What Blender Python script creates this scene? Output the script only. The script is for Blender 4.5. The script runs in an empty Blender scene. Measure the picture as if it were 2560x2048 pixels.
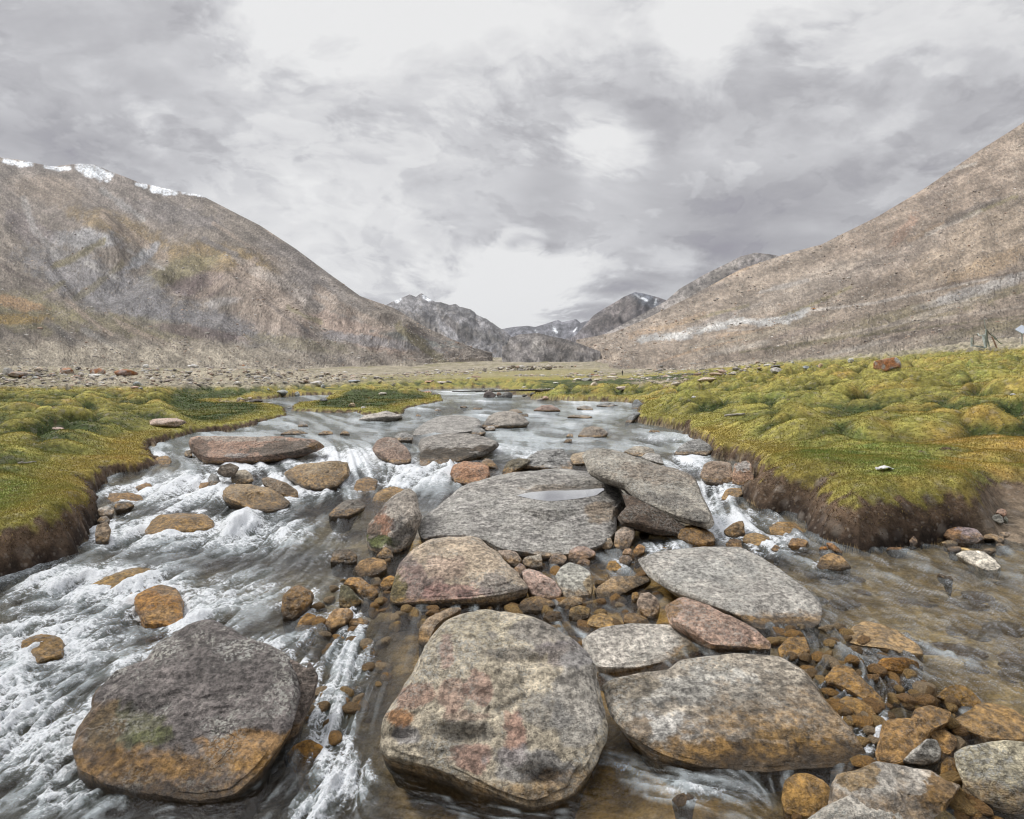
import bpy, bmesh, math, random
import numpy as np
from mathutils import Vector, Matrix

# ------------------------------------------------------------------ basics
F = 1607.0                      # focal length in photo pixels (photo is 2560 px wide)
CAMZ = 1.45
TILT = math.atan(92 / F)
CT, ST = math.cos(TILT), math.sin(TILT)
rng = np.random.default_rng(7)
scene = bpy.context.scene
COL = scene.collection

def rays(px, py):
    """direction of a photo pixel, scaled so that dy = 1"""
    px = np.asarray(px, float); py = np.asarray(py, float)
    u = (px - 1280) / F; v = (1024 - py) / F
    dx = u; dy = CT + v * ST; dz = -ST + v * CT
    return dx / dy, dz / dy

def project(x, y, z):
    zz = z - CAMZ
    fwd = y * CT - zz * ST; up = y * ST + zz * CT
    fwd = np.maximum(fwd, 1e-3)
    return 1280 + F * x / fwd, 1024 - F * up / fwd

def sst(a, b, x):
    t = np.clip((x - a) / (b - a), 0, 1)
    return t * t * (3 - 2 * t)

_G = np.random.default_rng(3).normal(size=(1024, 3)); _G /= np.linalg.norm(_G, axis=1)[:, None]
_G = _G.astype(np.float32)
def pn(x, y, z, seed=0):
    x, y, z = np.broadcast_arrays(np.asarray(x, np.float64), y, z)
    ix = np.floor(x).astype(np.int64); iy = np.floor(y).astype(np.int64); iz = np.floor(z).astype(np.int64)
    fx = (x - ix).astype(np.float32); fy = (y - iy).astype(np.float32); fz = (z - iz).astype(np.float32)
    ux = fx**3 * (fx * (fx * 6 - 15) + 10); uy = fy**3 * (fy * (fy * 6 - 15) + 10); uz = fz**3 * (fz * (fz * 6 - 15) + 10)
    out = 0
    for a in (0, 1):
        for b in (0, 1):
            for c in (0, 1):
                h = ((ix + a) * 73856093) ^ ((iy + b) * 19349663) ^ ((iz + c) * 83492791) ^ (seed * 7919 + 101)
                h = (h ^ (h >> 13)) & 1023
                g = _G[h]
                d = g[..., 0] * (fx - a) + g[..., 1] * (fy - b) + g[..., 2] * (fz - c)
                out = out + d * (ux if a else 1 - ux) * (uy if b else 1 - uy) * (uz if c else 1 - uz)
    return out * 1.5
def fbm(x, y, z, octv=4, seed=0, gain=0.5, ridged=False):
    s = 0; a = 1.0; t = 0
    for o in range(octv):
        n = pn(np.asarray(x) * 2.03**o, np.asarray(y) * 2.03**o, np.asarray(z) * 2.03**o, seed + o * 17)
        if ridged: n = 1 - 2 * np.abs(n)
        s = s + a * n; t += a; a *= gain
    return s / t

def worley(x, y, cell, seed, hmin=0.55, hmax=1.0):
    """domes on a jittered grid: value 0..1"""
    gx = np.floor(x / cell).astype(np.int64); gy = np.floor(y / cell).astype(np.int64)
    best = np.zeros(np.shape(x))
    for a in (-1, 0, 1):
        for b in (-1, 0, 1):
            cx = gx + a; cy = gy + b
            h = (cx * 73856093) ^ (cy * 19349663) ^ (seed * 83492791)
            h = h ^ (h >> 11)
            r1 = ((h * 2654435761) >> 7 & 1023) / 1023.0; r2 = ((h * 40503) >> 5 & 1023) / 1023.0
            r3 = ((h * 69069 + 5) >> 9 & 1023) / 1023.0
            px = (cx + 0.1 + 0.8 * r1) * cell; py = (cy + 0.1 + 0.8 * r2) * cell
            R = cell * (0.45 + 0.4 * r3)
            d2 = ((x - px) ** 2 + (y - py) ** 2 * 1.5) / R**2
            val = np.clip(1 - d2, 0, 1) ** 0.7 * (hmin + (hmax - hmin) * ((h >> 3 & 255) / 255.0))
            best = np.maximum(best, val)
    return best

def inpoly(px, py, poly):
    px = np.asarray(px); py = np.asarray(py)
    r = np.zeros(px.shape, bool); n = len(poly)
    for i in range(n):
        x1, y1 = poly[i]; x2, y2 = poly[(i + 1) % n]
        if y1 == y2: continue
        c = (y1 > py) != (y2 > py)
        r ^= c & (px < (x2 - x1) * (py - y1) / (y2 - y1) + x1)
    return r
def sdist(x, y, poly):
    """signed distance, negative inside"""
    d = np.full(np.shape(x), 1e18); n = len(poly)
    for i in range(n):
        x1, y1 = poly[i]; x2, y2 = poly[(i + 1) % n]
        ex, ey = x2 - x1, y2 - y1; L = ex * ex + ey * ey + 1e-12
        t = np.clip(((x - x1) * ex + (y - y1) * ey) / L, 0, 1)
        d = np.minimum(d, (x - x1 - t * ex) ** 2 + (y - y1 - t * ey) ** 2)
    d = np.sqrt(d)
    return np.where(inpoly(x, y, poly), -d, d)

# views of the photo used for tracing: (x offset, y offset, scale)
VW = {'V': (0, 0, 0.84219), 'A': (0, 1400, 2.3956), 'B': (850, 1450, 2.5365), 'C': (1650, 1400, 2.3692),
      'D': (0, 1000, 2.3956), 'E': (850, 1000, 2.3956), 'F': (1650, 950, 2.3692), 'G': (0, 700, 2.507),
      'H': (850, 700, 2.5365), 'I': (1700, 700, 2.507), 'J': (1180, 900, 4.312), 'K': (540, 960, 7.187),
      'L': (2360, 760, 10.78), 'M': (2200, 1200, 5.989), 'S': (0, 0, 1)}
def vp(view, x, y):
    o = VW[view]; return o[0] + x / o[2], o[1] + y / o[2]
def pts(view, flat):
    return [vp(view, flat[i], flat[i + 1]) for i in range(0, len(flat), 2)]

# ------------------------------------------------------------------ scene description helpers
def tag(o, label=None, cat=None, group=None, kind=None):
    if label: o['label'] = label
    if cat: o['category'] = cat
    if group: o['group'] = group
    if kind: o['kind'] = kind
    return o

def build_mesh(name, V, faces, mat=None, attrs=None, smooth=True, parent=None, loc=None, link=True):
    """V (n,3); faces (m,k) int array (k = 3 or 4) or a list of such arrays"""
    me = bpy.data.meshes.new(name)
    V = np.asarray(V, np.float32)
    if loc is not None: V = V - np.asarray(loc, np.float32)
    fl = faces if isinstance(faces, list) else [faces]
    me.vertices.add(len(V)); me.vertices.foreach_set('co', V.ravel())
    lv = np.concatenate([f.ravel() for f in fl]).astype(np.int32)
    ks = np.concatenate([np.full(len(f), f.shape[1], np.int32) for f in fl])
    me.loops.add(len(lv)); me.loops.foreach_set('vertex_index', lv)
    st = np.zeros(len(ks), np.int32); st[1:] = np.cumsum(ks)[:-1]
    me.polygons.add(len(ks)); me.polygons.foreach_set('loop_start', st)
    me.polygons.foreach_set('use_smooth', np.full(len(ks), smooth))
    me.update(calc_edges=True)
    for k, a in (attrs or {}).items():
        a = np.asarray(a, np.float32)
        if a.ndim == 2:
            if a.shape[1] == 3: a = np.concatenate([a, np.ones((len(a), 1), np.float32)], 1)
            at = me.attributes.new(k, 'FLOAT_COLOR', 'POINT'); at.data.foreach_set('color', a.ravel())
        else:
            at = me.attributes.new(k, 'FLOAT', 'POINT'); at.data.foreach_set('value', a)
    if mat: me.materials.append(mat)
    if not link: return me
    o = bpy.data.objects.new(name, me); COL.objects.link(o)
    if loc is not None: o.location = loc
    if parent: o.parent = parent
    return o

def grid_faces(nr, nc, keep=None):
    i = np.arange(nr * nc).reshape(nr, nc)
    f = np.stack([i[:-1, :-1], i[:-1, 1:], i[1:, 1:], i[1:, :-1]], -1).reshape(-1, 4)
    if keep is not None:
        k = (keep[:-1, :-1] | keep[:-1, 1:] | keep[1:, 1:] | keep[1:, :-1]).ravel(); f = f[k]
    return f
def compact(V, f, attrs):
    u, inv = np.unique(f.ravel(), return_inverse=True)
    return V[u], inv.reshape(f.shape), {k: a[u] for k, a in attrs.items()}

# ------------------------------------------------------------------ node helper
class NT:
    def __init__(s, tree): s.t = tree; s.n = tree.nodes; s.l = tree.links
    def node(s, typ, **kw):
        n = s.n.new(typ)
        for k, v in kw.items():
            if k == 'inp':
                for a, b in v.items():
                    if hasattr(b, 'is_linked') or isinstance(b, bpy.types.NodeSocket): s.l.new(b, n.inputs[a])
                    else: n.inputs[a].default_value = b
            else: setattr(n, k, v)
        return n
    def math(s, op, a, b=0.0, c=None, clamp=False):
        n = s.node('ShaderNodeMath', operation=op, use_clamp=clamp)
        for i, v in enumerate((a, b, c)):
            if v is None: continue
            if isinstance(v, bpy.types.NodeSocket): s.l.new(v, n.inputs[i])
            else: n.inputs[i].default_value = v
        return n.outputs[0]
    def vmath(s, op, a, b=None, scale=None):
        n = s.node('ShaderNodeVectorMath', operation=op)
        for i, v in enumerate((a, b)):
            if v is None: continue
            if isinstance(v, bpy.types.NodeSocket): s.l.new(v, n.inputs[i])
            else: n.inputs[i].default_value = v
        if scale is not None:
            if isinstance(scale, bpy.types.NodeSocket): s.l.new(scale, n.inputs['Scale'])
            else: n.inputs['Scale'].default_value = scale
        return n
    def attr(s, name): return s.node('ShaderNodeAttribute', attribute_name=name)
    def noise(s, vec, scale, detail=6, rough=0.55, dist=0.0):
        return s.node('ShaderNodeTexNoise', inp={'Vector': vec, 'Scale': scale, 'Detail': detail, 'Roughness': rough, 'Distortion': dist}).outputs['Fac']
    def voro(s, vec, scale, feature='F1'):
        return s.node('ShaderNodeTexVoronoi', feature=feature, inp={'Vector': vec, 'Scale': scale})
    def mr(s, v, a, b, c=0.0, d=1.0, smooth=True):
        return s.node('ShaderNodeMapRange', interpolation_type='SMOOTHSTEP' if smooth else 'LINEAR',
                      inp={'Value': v, 'From Min': a, 'From Max': b, 'To Min': c, 'To Max': d}).outputs[0]
    def mix(s, fac, a, b, mode='MIX'):
        n = s.node('ShaderNodeMix', data_type='RGBA', blend_type=mode, clamp_factor=True)
        for i, v in ((0, fac), (6, a), (7, b)):
            if isinstance(v, bpy.types.NodeSocket): s.l.new(v, n.inputs[i])
            else: n.inputs[i].default_value = (tuple(v) + (1.0,))[:4] if i else v
        return n.outputs[2]
    def scale_col(s, col, f):
        return s.vmath('SCALE', col, scale=f).outputs[0]
    def bump(s, h, strength, dist, normal=None):
        n = s.node('ShaderNodeBump', inp={'Height': h, 'Strength': strength, 'Distance': dist})
        if normal is not None: s.l.new(normal, n.inputs['Normal'])
        return n.outputs[0]

def new_mat(name):
    m = bpy.data.materials.new(name); m.use_nodes = True
    m.node_tree.nodes.clear()
    return m, NT(m.node_tree)
def out_surf(nt, sh): nt.l.new(sh, nt.node('ShaderNodeOutputMaterial').inputs['Surface'])
def principled(nt, color, rough, normal=None, spec=0.5, **kw):
    inp = {'Base Color': color if isinstance(color, bpy.types.NodeSocket) else tuple(color) + (1,), 'Roughness': rough, 'Specular IOR Level': spec}
    inp.update(kw)
    p = nt.node('ShaderNodeBsdfPrincipled', inp=inp)
    if normal is not None: nt.l.new(normal, p.inputs['Normal'])
    return p.outputs[0]
def simple_mat(name, col, rough=0.8, var=0.3, scale=20, metallic=0.0):
    m, nt = new_mat(name)
    tc = nt.node('ShaderNodeTexCoord').outputs['Object']
    n = nt.noise(tc, scale, 5, 0.6)
    c = nt.scale_col(nt.node('ShaderNodeRGB').outputs[0], nt.mr(n, 0.3, 0.7, 1 - var, 1 + var))
    for nd in nt.n:
        if nd.type == 'RGB': nd.outputs[0].default_value = tuple(col) + (1,)
    out_surf(nt, principled(nt, c, rough, nt.bump(n, 0.3, 0.01), Metallic=metallic))
    return m

# ------------------------------------------------------------------ materials
def mat_rock():
    m, nt = new_mat('weathered_rock')
    tc = nt.node('ShaderNodeTexCoord').outputs['Object']
    rnd = nt.node('ShaderNodeObjectInfo').outputs['Random']
    off = nt.vmath('SCALE', (37.0, 61.0, 23.0), scale=rnd).outputs[0]
    p = nt.vmath('ADD', tc, off).outputs[0]
    tint = nt.attr('tint').outputs['Color']
    k = nt.node('ShaderNodeSeparateColor', inp={'Color': nt.attr('kinds').outputs['Color']})
    wet, spk, lay = k.outputs[0], k.outputs[1], k.outputs[2]
    big = nt.noise(p, 5.0, 5, 0.62)
    fine = nt.noise(p, 30.0, 7, 0.74)
    gr = nt.noise(p, 190.0, 3, 0.6)
    # layered gneiss: stretched noise
    mp = nt.node('ShaderNodeMapping', inp={'Vector': p, 'Rotation': (0.35, 0.25, 0.1), 'Scale': (1.0, 1.0, 7.0)}).outputs[0]
    band = nt.noise(mp, 9.0, 5, 0.62, 0.4)
    f1 = nt.mr(big, 0.32, 0.68, 0.72, 1.3)
    f2 = nt.mr(fine, 0.38, 0.62, 0.5, 1.55)
    f3 = nt.mr(gr, 0.3, 0.7, 0.82, 1.18)
    f4 = nt.math('ADD', 1.0, nt.math('MULTIPLY', lay, nt.mr(band, 0.35, 0.65, -0.35, 0.35)))
    f = nt.math('MULTIPLY', nt.math('MULTIPLY', f1, f2), nt.math('MULTIPLY', f3, f4))
    col = nt.scale_col(tint, f)
    # crustose lichen: pale flecks in clumps
    lich = nt.math('MULTIPLY', nt.mr(nt.noise(p, 58.0, 4, 0.75), 0.49, 0.55), nt.mr(nt.noise(p, 3.6, 5, 0.65), 0.44, 0.56))
    lcol = nt.mix(nt.noise(p, 11.0, 2, 0.5), (0.46, 0.43, 0.36), (0.40, 0.41, 0.40))
    col = nt.mix(nt.math('MULTIPLY', lich, spk), col, lcol)
    dark = nt.math('MULTIPLY', nt.mr(nt.noise(p, 46.0, 4, 0.8), 0.55, 0.61), nt.mr(spk, 0.0, 0.6, 0.3, 0.7))
    col = nt.mix(dark, col, nt.scale_col(col, 0.28))
    # cracks
    cr = nt.voro(nt.vmath('ADD', p, nt.vmath('SCALE', nt.node('ShaderNodeTexNoise', inp={'Vector': p, 'Scale': 4.0, 'Detail': 4.0}).outputs['Color'], scale=0.35).outputs[0]).outputs[0], 3.1, 'DISTANCE_TO_EDGE').outputs['Distance']
    crk = nt.math('MULTIPLY', nt.mr(cr, 0.0, 0.016, 1.0, 0.0), nt.mr(nt.noise(p, 1.9, 2, 0.5), 0.68, 0.72))
    vein = nt.math('MULTIPLY', nt.mr(nt.math('ABSOLUTE', nt.math('SUBTRACT', nt.noise(p, 2.6, 3, 0.5), 0.5)), 0.0, 0.007, 1.0, 0.0), nt.mr(nt.noise(p, 1.3, 1, 0.5), 0.52, 0.6))
    col = nt.mix(nt.math('MULTIPLY', vein, 0.5), col, (0.42, 0.39, 0.35))
    # algae stain / wetness near and under the water
    wn = nt.mr(nt.math('ADD', wet, nt.math('MULTIPLY', nt.math('SUBTRACT', nt.noise(p, 12.0, 6, 0.7), 0.5), 0.9)), 0.30, 0.62)
    wn = nt.math('MULTIPLY', wn, nt.mr(wet, 0.0, 0.15))
    stain = nt.mix(nt.mr(nt.noise(p, 16.0, 6, 0.7), 0.38, 0.6), (0.075, 0.045, 0.02), (0.37, 0.205, 0.05))
    stain = nt.scale_col(stain, nt.math('MULTIPLY', nt.mr(fine, 0.36, 0.64, .5, 1.5), nt.mr(big, 0.34, 0.66, .65, 1.3)))
    stain = nt.mix(0.5, stain, nt.scale_col(col, 0.85))
    stain = nt.mix(nt.mr(wet, .80, 1.05, 0.0, .8), stain, (0.035, 0.026, 0.018))
    col = nt.mix(wn, col, stain)
    h = nt.math('ADD', nt.math('MULTIPLY', big, 1.3), nt.math('ADD', nt.math('MULTIPLY', fine, 0.55), nt.math('MULTIPLY', nt.math('MULTIPLY', band, lay), 0.5)))
    h = nt.math('SUBTRACT', h, nt.math('MULTIPLY', crk, 0.5))
    rough = nt.mr(wn, 0.0, 1.0, 0.86, 0.24)
    nrm = nt.bump(h, 1.0, 0.06)
    out_surf(nt, principled(nt, col, rough, nrm, 0.5))
    return m

def mat_tinted(name, s1, s2, s3, bumpd, rough=0.95, contrast=1.0, pebble=0.0, stretch=(1, 1, 1), rot=(0, 0, 0), vs=1.0, slope=False, run=None):
    """colour from the mesh's own tint, broken up by world-sized noise"""
    m, nt = new_mat(name)
    tc = nt.attr('slope_uv').outputs['Vector'] if slope else nt.node('ShaderNodeTexCoord').outputs['Object']
    p = nt.node('ShaderNodeMapping', inp={'Vector': tc, 'Scale': stretch, 'Rotation': rot}).outputs[0]
    tint = nt.attr('tint').outputs['Color']
    a = nt.noise(p, s1, 6, 0.66); b = nt.noise(p, s2, 6, 0.72); c = nt.noise(p, s3, 3, 0.6)
    f = nt.math('MULTIPLY', nt.mr(a, 0.3, 0.7, 1 - 0.38 * contrast, 1 + 0.38 * contrast), nt.mr(b, 0.32, 0.68, 1 - 0.45 * contrast, 1 + 0.45 * contrast))
    f = nt.math('MULTIPLY', f, nt.mr(c, 0.3, 0.7, 1 - 0.2 * contrast, 1 + 0.2 * contrast))
    if run is not None:      # rills, scree runs and bedding along one direction of the slope
        q = nt.node('ShaderNodeMapping', inp={'Vector': tc, 'Rotation': (0, 0, -math.radians(run))}).outputs[0]
        q = nt.node('ShaderNodeMapping', inp={'Vector': q, 'Scale': (.16, 1.0, 1.0)}).outputs[0]
        rn = nt.noise(q, s1 * 2.2, 7, 0.66, .6)
        f = nt.math('MULTIPLY', f, nt.mr(rn, 0.34, 0.66, .72, 1.28)); a = nt.math('ADD', a, nt.math('MULTIPLY', rn, .8))
    col = nt.scale_col(tint, f)
    h = nt.math('ADD', a, nt.math('MULTIPLY', b, 0.6))
    if pebble > 0:
        v = nt.voro(nt.vmath('ADD', p, nt.vmath('SCALE', nt.node('ShaderNodeTexNoise', inp={'Vector': p, 'Scale': vs * 2.0}).outputs['Color'], scale=0.3 / vs).outputs[0]).outputs[0], vs)
        cc = nt.node('ShaderNodeSeparateColor', inp={'Color': v.outputs['Color']})
        v2 = nt.voro(nt.vmath('SCALE', v.id_data.nodes[v.name].inputs['Vector'].links[0].from_socket, scale=3.7).outputs[0], vs)
        c2 = nt.node('ShaderNodeSeparateColor', inp={'Color': v2.outputs['Color']})
        m2 = nt.math('MULTIPLY', nt.math('MULTIPLY', nt.mr(v2.outputs['Distance'], 0.5, 0.2), nt.mr(c2.outputs[0], .5, .6)), pebble)
        col = nt.mix(nt.math('MULTIPLY', m2, .6), col, nt.scale_col(nt.mix(c2.outputs[1], (0.42, 0.38, 0.33), (0.11, 0.10, 0.09)), 1.0)); h = nt.math('ADD', h, nt.math('MULTIPLY', m2, .3))
        pm = nt.math('MULTIPLY', nt.mr(v.outputs['Distance'], 0.55, 0.15), pebble)
        pc = nt.scale_col(nt.mix(cc.outputs[1], (0.40, 0.36, 0.31), (0.15, 0.13, 0.12)), 1.0)
        sel = nt.mr(cc.outputs[0], 0.45, 0.6)
        col = nt.mix(nt.math('MULTIPLY', nt.math('MULTIPLY', pm, sel), 0.75), col, pc)
        h = nt.math('ADD', h, nt.math('MULTIPLY', nt.math('MULTIPLY', pm, sel), 0.6))
    out_surf(nt, principled(nt, col, rough, nt.bump(h, 0.9, bumpd), 0.2))
    return m
# ------------------------------------------------------------------ water level, stream outline, ground
def W(x, y):
    a = x / np.maximum(y, 0.3)
    yl = np.array([0, 2, 3, 5, 7.5, 8.6, 9.6, 11, 20, 60, 90, 200]); zl = np.array([-.42, -.40, -.34, -.27, -.16, -.12, -.02, 0, .02, .06, .1, .1])
    yr = np.array([0, 1.9, 2.6, 3.3, 6.5, 8.5, 9.5, 11, 20, 60, 90, 200]); zr = np.array([-.40, -.38, -.28, -.17, -.14, -.10, -.02, 0, .02, .06, .1, .1])
    t = sst(0.12, 0.34, a)
    return np.interp(y, yl, zl) * (1 - t) + np.interp(y, yr, zr) * t

def unproj_fn(px, py, fn, n=420, dmin=1.2, dmax=400.0):
    px = np.atleast_1d(np.asarray(px, float)); py = np.atleast_1d(np.asarray(py, float))
    ax, az = rays(px, py)
    ts = np.geomspace(dmin, dmax, n)[:, None]
    X = ax[None] * ts; Z = CAMZ + az[None] * ts
    g = fn(X, np.broadcast_to(ts, X.shape)) - Z
    hit = g >= 0
    idx = np.where(hit.any(0), hit.argmax(0), n - 1)
    i0 = np.maximum(idx - 1, 0); c = np.arange(len(px))
    g0 = g[i0, c]; g1 = g[idx, c]
    t = np.where(g1 > g0, (0 - g0) / np.where(g1 > g0, g1 - g0, 1), 0); t = np.clip(t, 0, 1)
    d = ts[i0, 0] * (1 - t) + ts[idx, 0] * t
    return np.stack([ax * d, d, CAMZ + az * d], -1)

stream_px = [(-700, 1760), (-200, 1560), (0, 1467), (83, 1426), (175, 1378), (209, 1360), (240, 1335), (248, 1280), (240, 1240), (255, 1200), (292, 1184),
    (334, 1176), (392, 1161), (362, 1118), (417, 1104), (493, 1083), (584, 1075), (664, 1054), (718, 1043), (714, 1028), (707, 1021), (671, 1014),
    (623, 1011), (589, 1013), (550, 1012), (548, 1004), (610, 1006), (618, 1002), (637, 998), (679, 997), (735, 991), (840, 987), (980, 979), (1086, 973),
    (1165, 971), (1245, 969), (1262, 978), (1282, 986), (1310, 987), (1331, 993), (1333, 998), (1389, 1001), (1435, 1004), (1551, 1006), (1597, 1012),
    (1603, 1024), (1585, 1057), (1658, 1066), (1713, 1077), (1722, 1098), (1755, 1110), (1777, 1142), (1840, 1155), (1880, 1174), (1886, 1212),
    (1861, 1245), (1903, 1275), (1996, 1292), (2030, 1330), (2055, 1351), (2148, 1378), (2220, 1370), (2275, 1357), (2367, 1357), (2452, 1349),
    (2560, 1366), (2760, 1372), (3100, 1390)]
island_px = [(850, 988), (929, 984), (980, 986), (1055, 989), (1102, 995), (1108, 1005), (1071, 1012), (1016, 1024), (1008, 1035), (960, 1039), (909, 1037),
    (889, 1031), (850, 1031), (797, 1031), (731, 1028), (731, 1018), (749, 1012), (797, 1007), (820, 996)]
def to_world(pl):
    a = np.array(pl); P = unproj_fn(a[:, 0], a[:, 1], W, dmax=150.0)
    return [(float(p[0]), float(p[1])) for p in P]
STREAM = [(-9, 0.2)] + to_world(stream_px) + [(9, 3.0), (9, 0.2)]
ISLE = to_world(island_px)

# ground heights: rows of distance, columns of azimuth
_cols = np.array([-1500, -700, 0, 400, 800, 1280, 1560, 1700, 2100, 2560, 3200, 4000.])
_rows = np.array([0.5, 5, 8, 12, 18, 30, 60, 120, 250, 600, 1500, 4000, 14000.])
def _h(d, pys): return [CAMZ + d * (932 - p) / F for p in pys]
_Z = np.array([
    [.3, .3, .12, .05, .05, .1, .1, .1, .15, .25, .4, .5],
    [.35, .30, .13, .08, .08, .1, .12, .12, .20, .28, .4, .6],
    [.4, .35, .18, .10, .10, .12, .15, .16, .30, .36, .6, .9],
    [.5, .42, .26, .14, .14, .15, .18, .22, .42, .55, .9, 1.3],
    [.7, .55, .36, .22, .20, .2, .22, .30, .62, .90, 1.4, 2.],
    [1., .8, .50, .36, .28, .28, .30, .42, 1.0, 1.65, 2.6, 3.4],
    _h(60, [930, 945, 955, 958, 963, 963, 955, 946, 913, 871, 820, 780]),
    _h(120, [900, 915, 930, 936, 946, 951, 947, 936, 897, 850, 790, 740]),
    _h(250, [870, 885, 903, 912, 926, 940, 938, 925, 890, 845, 780, 720]),
    _h(600, [870, 880, 893, 900, 912, 922, 920, 912, 890, 860, 800, 740]),
    _h(1500, [880, 885, 890, 895, 900, 904, 903, 900, 890, 870, 830, 800]),
    _h(4000, [880, 885, 887, 888, 888, 889, 889, 889, 885, 880, 860, 850]),
    _h(14000, [900] * 12)])
def Zbase(x, y):
    px = 1280 + F * x / np.maximum(y, 0.3)
    cx = np.interp(px, _cols, np.arange(len(_cols)))
    ry = np.interp(np.log(np.maximum(y, 0.5)), np.log(_rows), np.arange(len(_rows)))
    i = np.clip(cx.astype(int), 0, len(_cols) - 2); j = np.clip(ry.astype(int), 0, len(_rows) - 2)
    u = cx - i; v = ry - j; u = u * u * (3 - 2 * u) * .5 + u * .5; 
    return (_Z[j, i] * (1 - u) + _Z[j, i + 1] * u) * (1 - v) + (_Z[j + 1, i] * (1 - u) + _Z[j + 1, i + 1] * u) * v

def back_edge(px):   # photo row of the meadow's far edge
    return np.interp(px, [-700, 0, 250, 600, 850, 1050, 1200, 1433, 1560, 1700, 1860, 2100, 2218, 2350, 2560, 3200],
                     [958, 966, 966, 967, 958, 950, 942, 939, 938, 926, 910, 896, 890, 877, 868, 820])

def terrain(x, y, full=False):
    x, y = np.broadcast_arrays(np.asarray(x, float), np.asarray(y, float))
    w = W(x, y)
    jit = fbm(x * 1.3, y * 1.3, 0, 3, 5) * 0.17 + pn(x * 6, y * 6, 0, 9) * 0.05
    near = y < 130
    sd = np.full(x.shape, 60.0)
    if near.any():
        xn, yn = x[near], y[near]
        s = np.maximum(sdist(xn, yn, STREAM), -sdist(xn, yn, ISLE))
        sd[near] = s
    sdj = sd + jit * np.clip(y / 6, 0.5, 1.6)
    zb = Zbase(x, y)
    a = x / np.maximum(y, .3)
    # hummocks
    hm = worley(x + pn(x * .9, y * .9, 3, 2) * .5, y + pn(x * .9, y * .9, 7, 4) * .5, 1.05, 11)
    hm2 = worley(x + 4.3, y + 1.7, 0.62, 23) * 0.5
    zone = sst(0.35, 1.5, sd) * sst(7.5, 11.5, y + 3.0 * (a < 0) + 2 * pn(x * .4, y * .4, 0, 77)) * (1 - sst(70, 110, y))
    zone = zone * (0.45 + 0.55 * sst(-0.35, 0.15, fbm(x * .22, y * .22, 0, 2, 31)))
    hum = (hm * 0.50 + hm2 * 0.22) * zone * np.where(a < 0, 0.9, 1.15) * (1 - .6 * sst(26, 42, y) * sst(.34, .24, a) * sst(0, .06, a)) * (1 + .25 * sst(15, 35, y))
    flat = sst(-.56, -.49, a) * sst(-.05, -.11, a) * sst(14.5, 17.5, y) * sst(38, 33, y)
    hum = hum * (1 - .8 * flat); zb = zb * (1 - flat) + (w + .13) * flat
    roll = fbm(x * .55, y * .55, 0, 3, 41) * 0.10 * sst(0.1, 1.0, sd)
    # near right mound: a fat rounded cushion
    mound = 0.16 * np.exp(-(((x - 3.7) / 1.6) ** 2 + ((y - 7.3) / 1.5) ** 2)) + 0.10 * np.exp(-(((x + 3.9) / 1.4) ** 2 + ((y - 6.4) / 1.1) ** 2))
    rough = np.abs(fbm(x * .12, y * .12, 0, 4, 59)) * 2.4 * sst(36, 70, y) * sst(4, 12, sd) * sst(-.12, -.3, x / np.maximum(y, .3)) * sst(170, 120, y) + fbm(x * .05, y * .05, 0, 5, 61) * 2.2 * sst(260, 600, y) * sst(30, 60, sd) + fbm(x * .25, y * .25, 0, 4, 51) * 0.35 * sst(32, 70, y) * sst(200, 120, y) * sst(4, 12, sd)
    zt = zb + roll + hum + mound + rough
    bw = np.where(a > 0, 0.55, 0.40); bw = np.where(y > 8.5, 0.26, bw) * (0.8 + 0.5 * np.clip(pn(x * .8, y * .8, 1, 15) + .3, 0, 1))
    t = np.clip(sdj / bw, 0, 1)
    prof = np.where(t > 0, (1 - (1 - t) ** 2.3) ** 0.72, 0)
    # gravel bar on the right
    bar = sst(0.70, 0.78, a) * sst(7.5, 6.4, y) * sst(4.8, 5.3, y)
    prof = prof * (1 - bar) + bar * t * 0.25
    zbank = w - 0.06 + (zt - w + 0.06) * prof
    shallow = sst(-0.25, 0.0, a) * sst(7.5, 5.5, y)
    depth = 0.05 + (0.22 - 0.15 * shallow) * sst(0.0, 0.9, -sd) + fbm(x * 2.2, y * 2.2, 0, 3, 71) * 0.06
    z = np.where(sdj > 0, zbank, w - np.maximum(depth, 0.03))
    if full: return z, sd, sdj, prof * (1 - .0 * bar), hum, zone, bar, w
    return z

def terrain_flat(x, y):
    return np.where(y > 140, Zbase(x, y), terrain(x, y))

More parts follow.
